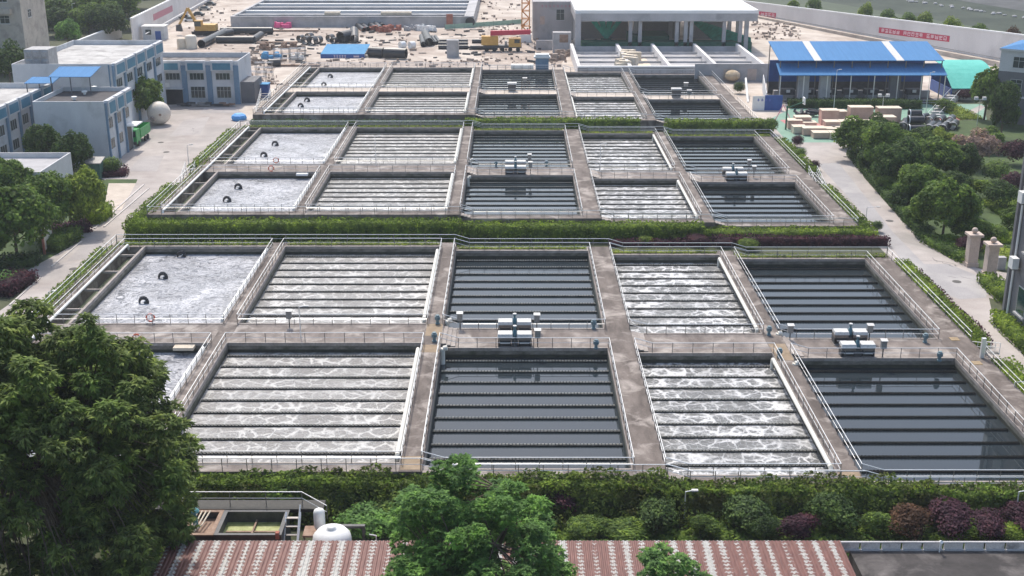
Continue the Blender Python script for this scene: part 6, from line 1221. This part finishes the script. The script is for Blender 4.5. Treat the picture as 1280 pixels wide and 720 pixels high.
q = P(914, 102, 0); T(MB().ball((q.x, q.y-1, 1.6), 1.9, 12, 8, .7).build('sand_heap', mottled('ochre_heap', (.42, .32, .20), (.55, .45, .33), .6)), 'ochre heap at the right of the farthest block', 'heap'); tree('shrub', 924, 117, 102, 9, 'leafdark', 'dark green shrub beside the ochre heap', 'ball', 1, 'shrub', None, 0, trunk=False)
q0, q1 = P(940, 138, 0), P(975, 136, 0); t = E('hoarding', q0, 'white and blue site hoarding at the right corner of the farthest block', 'hoarding')
xm = xat(956, q0.y, 2); MB().box(q0.x, xm, q0.y, q0.y+.15, 0, 3.0).build('white_panel', M['white'], t); MB().box(xm+.01, q1.x, q0.y, q0.y+.15, 0, 3.2).build('blue_panel', M['bluedark'], t)
mb = MB()
for k in range(4): mb.box(q0.x+1.0+k*.8, q0.x+1.45+k*.8, q0.y-.02, q0.y-.003, 2.1, 2.25).box(q0.x+1.1+k*.8, q0.x+1.25+k*.8, q0.y-.02, q0.y-.003, 1.9, 2.5)
mb.build('writing', M['bluetext'], t)
a, b_ = P(957, 136, 0), P(953, 112, 0); d = b_-a; MB().obox((a+b_)/2, d, d.length, .15, 0, 3.4).build('side_panel', M['bwall'], t)
T(MB().path([P(935, 128, 0), P(931, 118, 0)+Vector((0, 0, 3.6))], .25, 6).build('white_chute', M['white']), 'slanting white chute at the right edge of the farthest block', 'chute')
# white drum and small box on back of the farthest block
q = Vector((xat(668, 289, 3), 289.6, 0)); T(MB().tube((q.x-5.6, 290, 2.6), (q.x-.2, 290, 2.6), 1.15, 16).build('white_cylinder', M['pipe']), 'long white cylinder lying behind the farthest block', 'cylinder'); t = E('pump_house', q+Vector((1.8, 0, 0)), 'small grey pump house with rounded white roof behind the farthest block', 'pump house'); MB().box(q.x+.3, q.x+3.4, 289.0, 291, 0, 5.2).build('body', M['bpil'], t); MB().box(q.x-.1, q.x+3.8, 288.7, 291.4, 5.2, 5.6).box(q.x+.2, q.x+3.5, 288.9, 291.2, 5.603, 6.1).build('roof', M['white'], t)
# ------------------------------------------------------------------ BLUE PAVILION, CRATES, PIPES
YPv = 257.0; x0, x1 = xat(975, YPv, 7), xat(1185, YPv, 7); t = E('blue_pavilion', ((x0+x1)/2, YPv, 0), 'long open shed with two tiers of blue sheet roofing', 'shed')
zl = zat(94, YPv); zl2 = zat(79, YPv+4.5)
def roofp(xa, xb, ya, yb, za, zb, mk, nm, th=.12): return MB().hexa([(xa, ya, za-th), (xb, ya, za-th), (xb, yb, zb-th), (xa, yb, zb-th), (xa, ya, za), (xb, ya, za), (xb, yb, zb), (xa, yb, zb)]).build(nm, M[mk], t)
roofp(x0, x1, YPv, YPv+4.5, zl, zl2, 'blueroof', 'lower_roof')
yh0, yh1 = YPv+2.5, YPv+15; zh0 = zat(75.5, yh0); zh1 = zat(51.5, yh1); xu0, xu1 = xat(974, yh0, zh0), xat(1181, yh0, zh0); L = xu1-xu0
cuts = [(0, .212, 'blueroof'), (.213, .258, 'hood'), (.259, .71, 'blueroof'), (.711, .757, 'hood'), (.758, 1, 'blueroof')]
for a_, b2_, mk in cuts: roofp(xu0+L*a_, xu0+L*b2_, yh0, yh1, zh0, zh1, mk, 'upper_roof' if mk == 'blueroof' else 'skylight_strip')
for X in np.linspace(xu0+.4, xu1-.4, 10):
    MB().tube((X, yh0+.3, 0), (X, yh0+.3, zh0-.13), .12, 6).build('post', M['steel2'], t); MB().tube((X, yh1-.4, 0), (X, yh1-.4, zh1-.2), .12, 6).build('post', M['steel2'], t)
for X in np.linspace(x0+.3, x1-.3, 8): MB().tube((X, YPv+.3, 0), (X, YPv+.3, zl-.13), .11, 6).build('front_post', M['steel'], t)
MB().box(xu0+.5, xu1-.5, yh1-.9, yh1-.7, 2.6, 7.4).build('rear_panel', M['bluedark'], t); MB().box(xu0+.5, xu1-.5, yh1-.9, yh1-.7, 0, 2.59).build('rear_wall', M['darkgrey'], t); MB().box(xu0+.2, xu1-.2, YPv+.9, yh1-1, .01, .05).build('floor', M['roofdark'], t)
MB().box(xu0+.5, xu1-.5, YPv+8, YPv+9, 0, 1.6).build('floor_wall', M['conc'], t)
for i, X in enumerate(np.linspace(xu0+3, xu1-5, 7)):
    tt = E('machine', (X, YPv+6, 0), f'dark filter machine under the blue pavilion, {ordn[i]} from the left', 'machine', 'machines under the blue pavilion'); MB().box(X-1.5, X+1.5, YPv+5, YPv+7, 1.2, 2.4).build('body', M['darkgrey'], tt); MB().box(X-.4, X+.4, YPv+4.8, YPv+4.99, 1.7, 2.3).build('panel', M['white'], tt); MB().box(X-1.2, X+1.2, YPv+5.2, YPv+6.8, 0, 1.2).build('frame', M['conc'], tt)
railing([(x0+1, YPv-.8, 0), (x1-1, YPv-.8, 0)], 'railing along the front of the blue pavilion', None, 3.0)
for i, (xx, mk) in enumerate([(xat(1004, YPv+2, 3), 'conc'), (xat(1031, YPv+2, 3), 'conc'), (xat(1118, YPv+2, 3), 'greywall')]): T(MB().box(xx-1.1, xx+1.1, YPv+1.6, YPv+3.2, 0, 5.8).build('support_pier', M[mk]), f'grey pier under the blue pavilion, {ordn[i]} from the left', 'pier', 'piers under the blue pavilion')
# teal sheet roof
a, b_ = P(1186, 106, 0), P(1236, 106, 0); t = E('teal_shelter', a, 'rounded turquoise sheet shelter behind the pavilion', 'shelter'); mb = MB(); n = 8
xa, xb = xat(1180, 268, 5), xat(1240, 268, 5)
for i in range(n):
    f0, f1 = i/n, (i+1)/n; z0, z1 = 2.6+4.2*math.sin(f0*math.pi*.55), 2.6+4.2*math.sin(f1*math.pi*.55); mb.hexa([(xa, 262+14*f0, z0-.1), (xb, 262+14*f0, z0-.1), (xb, 262+14*f1, z1-.1), (xa, 262+14*f1, z1-.1), (xa, 262+14*f0, z0), (xb, 262+14*f0, z0), (xb, 262+14*f1, z1), (xa, 262+14*f1, z1)])
mb.build('roof', M['tealsheet'], t); MB().box(xa, xb, 275.8, 276, 0, 6).box(xa, xa+.2, 262.2, 275.7, 0, 2.4).build('wall', M['bluedark'], t)
# crates
cr = [(992, 160, 9, 3.0), (1002, 158, 10, 3.6), (998, 166, 8, 2.4), (1016, 168, 14, 2.5), (1036, 168, 8, 2.3), (1010, 160, 9, 2.2), (1035, 155, 11, 5.2), (1048, 152, 8, 4.0), (1038, 164, 9, 3.6), (1052, 166, 13, 2.3), (1060, 160, 12, 2.6), (1074, 152, 15, 5.5), (1066, 158, 9, 2.4), (1082, 160, 12, 2.5), (1109, 152, 15, 5.2), (1104, 160, 13, 4.2), (1112, 166, 10, 2.0), (1090, 166, 10, 2.0), (1027, 172, 12, 2.0), (1047, 173, 11, 2.2)]
for i, (x_, y_, w2, h_) in enumerate(cr):
    q = P(x_, y_, 0); w_ = w2*.17/1.0; mk = 'crate' if h_ > 3 or i % 3 == 0 else 'crate2'
    t = E('packing_crate', q, f'{"pinkish" if mk == "crate" else "pale wooden"} {"tall" if h_ > 3 else "low"} packing crate on the green court, {["first", "second", "third", "fourth", "fifth", "sixth", "seventh", "eighth", "ninth", "tenth", "eleventh", "twelfth", "thirteenth", "fourteenth", "fifteenth", "sixteenth", "seventeenth", "eighteenth", "nineteenth", "twentieth"][sorted(range(len(cr)), key=lambda j: cr[j][0]).index(i)]} crate from the left', 'crate', 'packing crates on the green court')
    x0, x1 = q.x-w_*.9, q.x+w_*.9; MB().box(x0, x1, q.y-1.2, q.y+1.2, .12, h_*.55).build('body', M[mk], t)
    MB().box(x0-.06, x1+.06, q.y-1.26, q.y+1.26, h_*.55, h_*.55+.08).build('lid', M['crate2'], t); MB().box(x0, x0+.3, q.y-1.1, q.y+1.1, 0, .118).box(x1-.3, x1, q.y-1.1, q.y+1.1, 0, .118).build('skid', M['crate2'], t)
for i, (x_, y_) in enumerate([(1000, 147), (1018, 146), (1056, 148)]):
    q = P(x_, y_, 0); mb = MB(); rr = random.Random(i)
    for k in range(12): mb.tube((q.x+rr.uniform(-2, 2), q.y+rr.uniform(-1, 1), .4+rr.random()), (q.x+rr.uniform(-2, 2), q.y+rr.uniform(-1, 1), .5+rr.random()), .3, 7)
    T(mb.build('fittings_heap', M['blackpipe']), f'black fittings heap behind the crates, {ordn[i]} from the left', 'heap', 'black fittings behind the crates')
pl_ = [(1135, 166, 1155, 166), (1134, 162, 1153, 162), (1133, 158, 1150, 158), (1135, 154, 1150, 154), (1160, 166, 1166, 160), (1168, 167, 1174, 162), (1177, 166, 1182, 161), (1183, 162, 1187, 157), (1128, 163, 1132, 156), (1150, 152, 1158, 150), (1160, 156, 1166, 151), (1172, 156, 1178, 152), (1186, 156, 1190, 152), (1190, 163, 1194, 158)]
for i, (xa, ya, xb, yb) in enumerate(pl_):
    a, b_ = gp(xa, ya, .75), gp(xb, yb, .75); 
    if i in (1, 3): a.z = b_.z = 1.9
    t = pipe(a, b_, .75, f'black flanged pipe on the court, {["first", "second", "third", "fourth", "fifth", "sixth", "seventh", "eighth", "ninth", "tenth", "eleventh", "twelfth", "thirteenth", "fourteenth"][sorted(range(len(pl_)), key=lambda j: pl_[j][0]).index(i)]} from the left', 'black pipes on the court')
    d = (b_-a).normalized(); MB().tube(a-d*.05, a+d*.15, .92, 18, cap=False).build('flange', M['white'], t)
q = P(982, 172, 0); t = E('basketball_post', P(984, 158, 0), 'green basketball post leaning over the court corner', 'basketball hoop'); b0 = P(982, 162, 0); MB().path([b0, b0+Vector((0, 0, 4.6))], .16, 8).path([b0+Vector((0, 0, 4.2)), b0+Vector((3.6, 1.5, 5.2))], .12, 8).build('post', M['dgreennet'], t); MB().box(b0.x+3.4, b0.x+3.6, b0.y+.6, b0.y+2.4, 4.7, 6.0).build('backboard', M['white'], t)
t = E('court_netting_frame', P(965, 145, 0), 'leaning A-frame of pink and green rails by the court', 'frame'); a = P(968, 152, 0); MB().path([a, a+Vector((2.0, 2, 3.0)), a+Vector((3.2, -2, 0))], .1, 6).build('frame_rail', M['redfade'], t)
# steps by the pavilion
t = E('hillside_steps', P(1185, 140, 0), 'grey steps with railings at the right end of the pavilion', 'steps')
a, b_ = P(1166, 148, 0), P(1196, 122, 0); mb = MB(); d = b_-a
for k in range(10): v = a+d*(k/10); mb.box(v.x-1.2, v.x+1.2, v.y, v.y+1.2, 0, .15+.14*k)
mb.build('treads', M['conc'], t)
h = MB()
for sx in (-1.2, 1.2): h.tube(a+Vector((sx, 0, 1.1)), b_+Vector((sx, 0, 2.5)), .05, 6)
h.build('handrail', M['steel'], t)

# ------------------------------------------------------------------ AIR
HZ = 0.0002
if HZ:
    o = MB().box(-420, 420, -30, 620, -1.2, 60).build('haze', None or bpy.data.materials.new('haze_air')); m = o.data.materials[0]; m.use_nodes = True; nt_ = m.node_tree; nt_.nodes.clear()
    out = nt_.nodes.new('ShaderNodeOutputMaterial'); pv = nt_.nodes.new('ShaderNodeVolumePrincipled'); pv.inputs['Density'].default_value = HZ; pv.inputs['Color'].default_value = (.86, .90, .96, 1); nt_.links.new(pv.outputs[0], out.inputs['Volume']); T(o, kind='stuff')
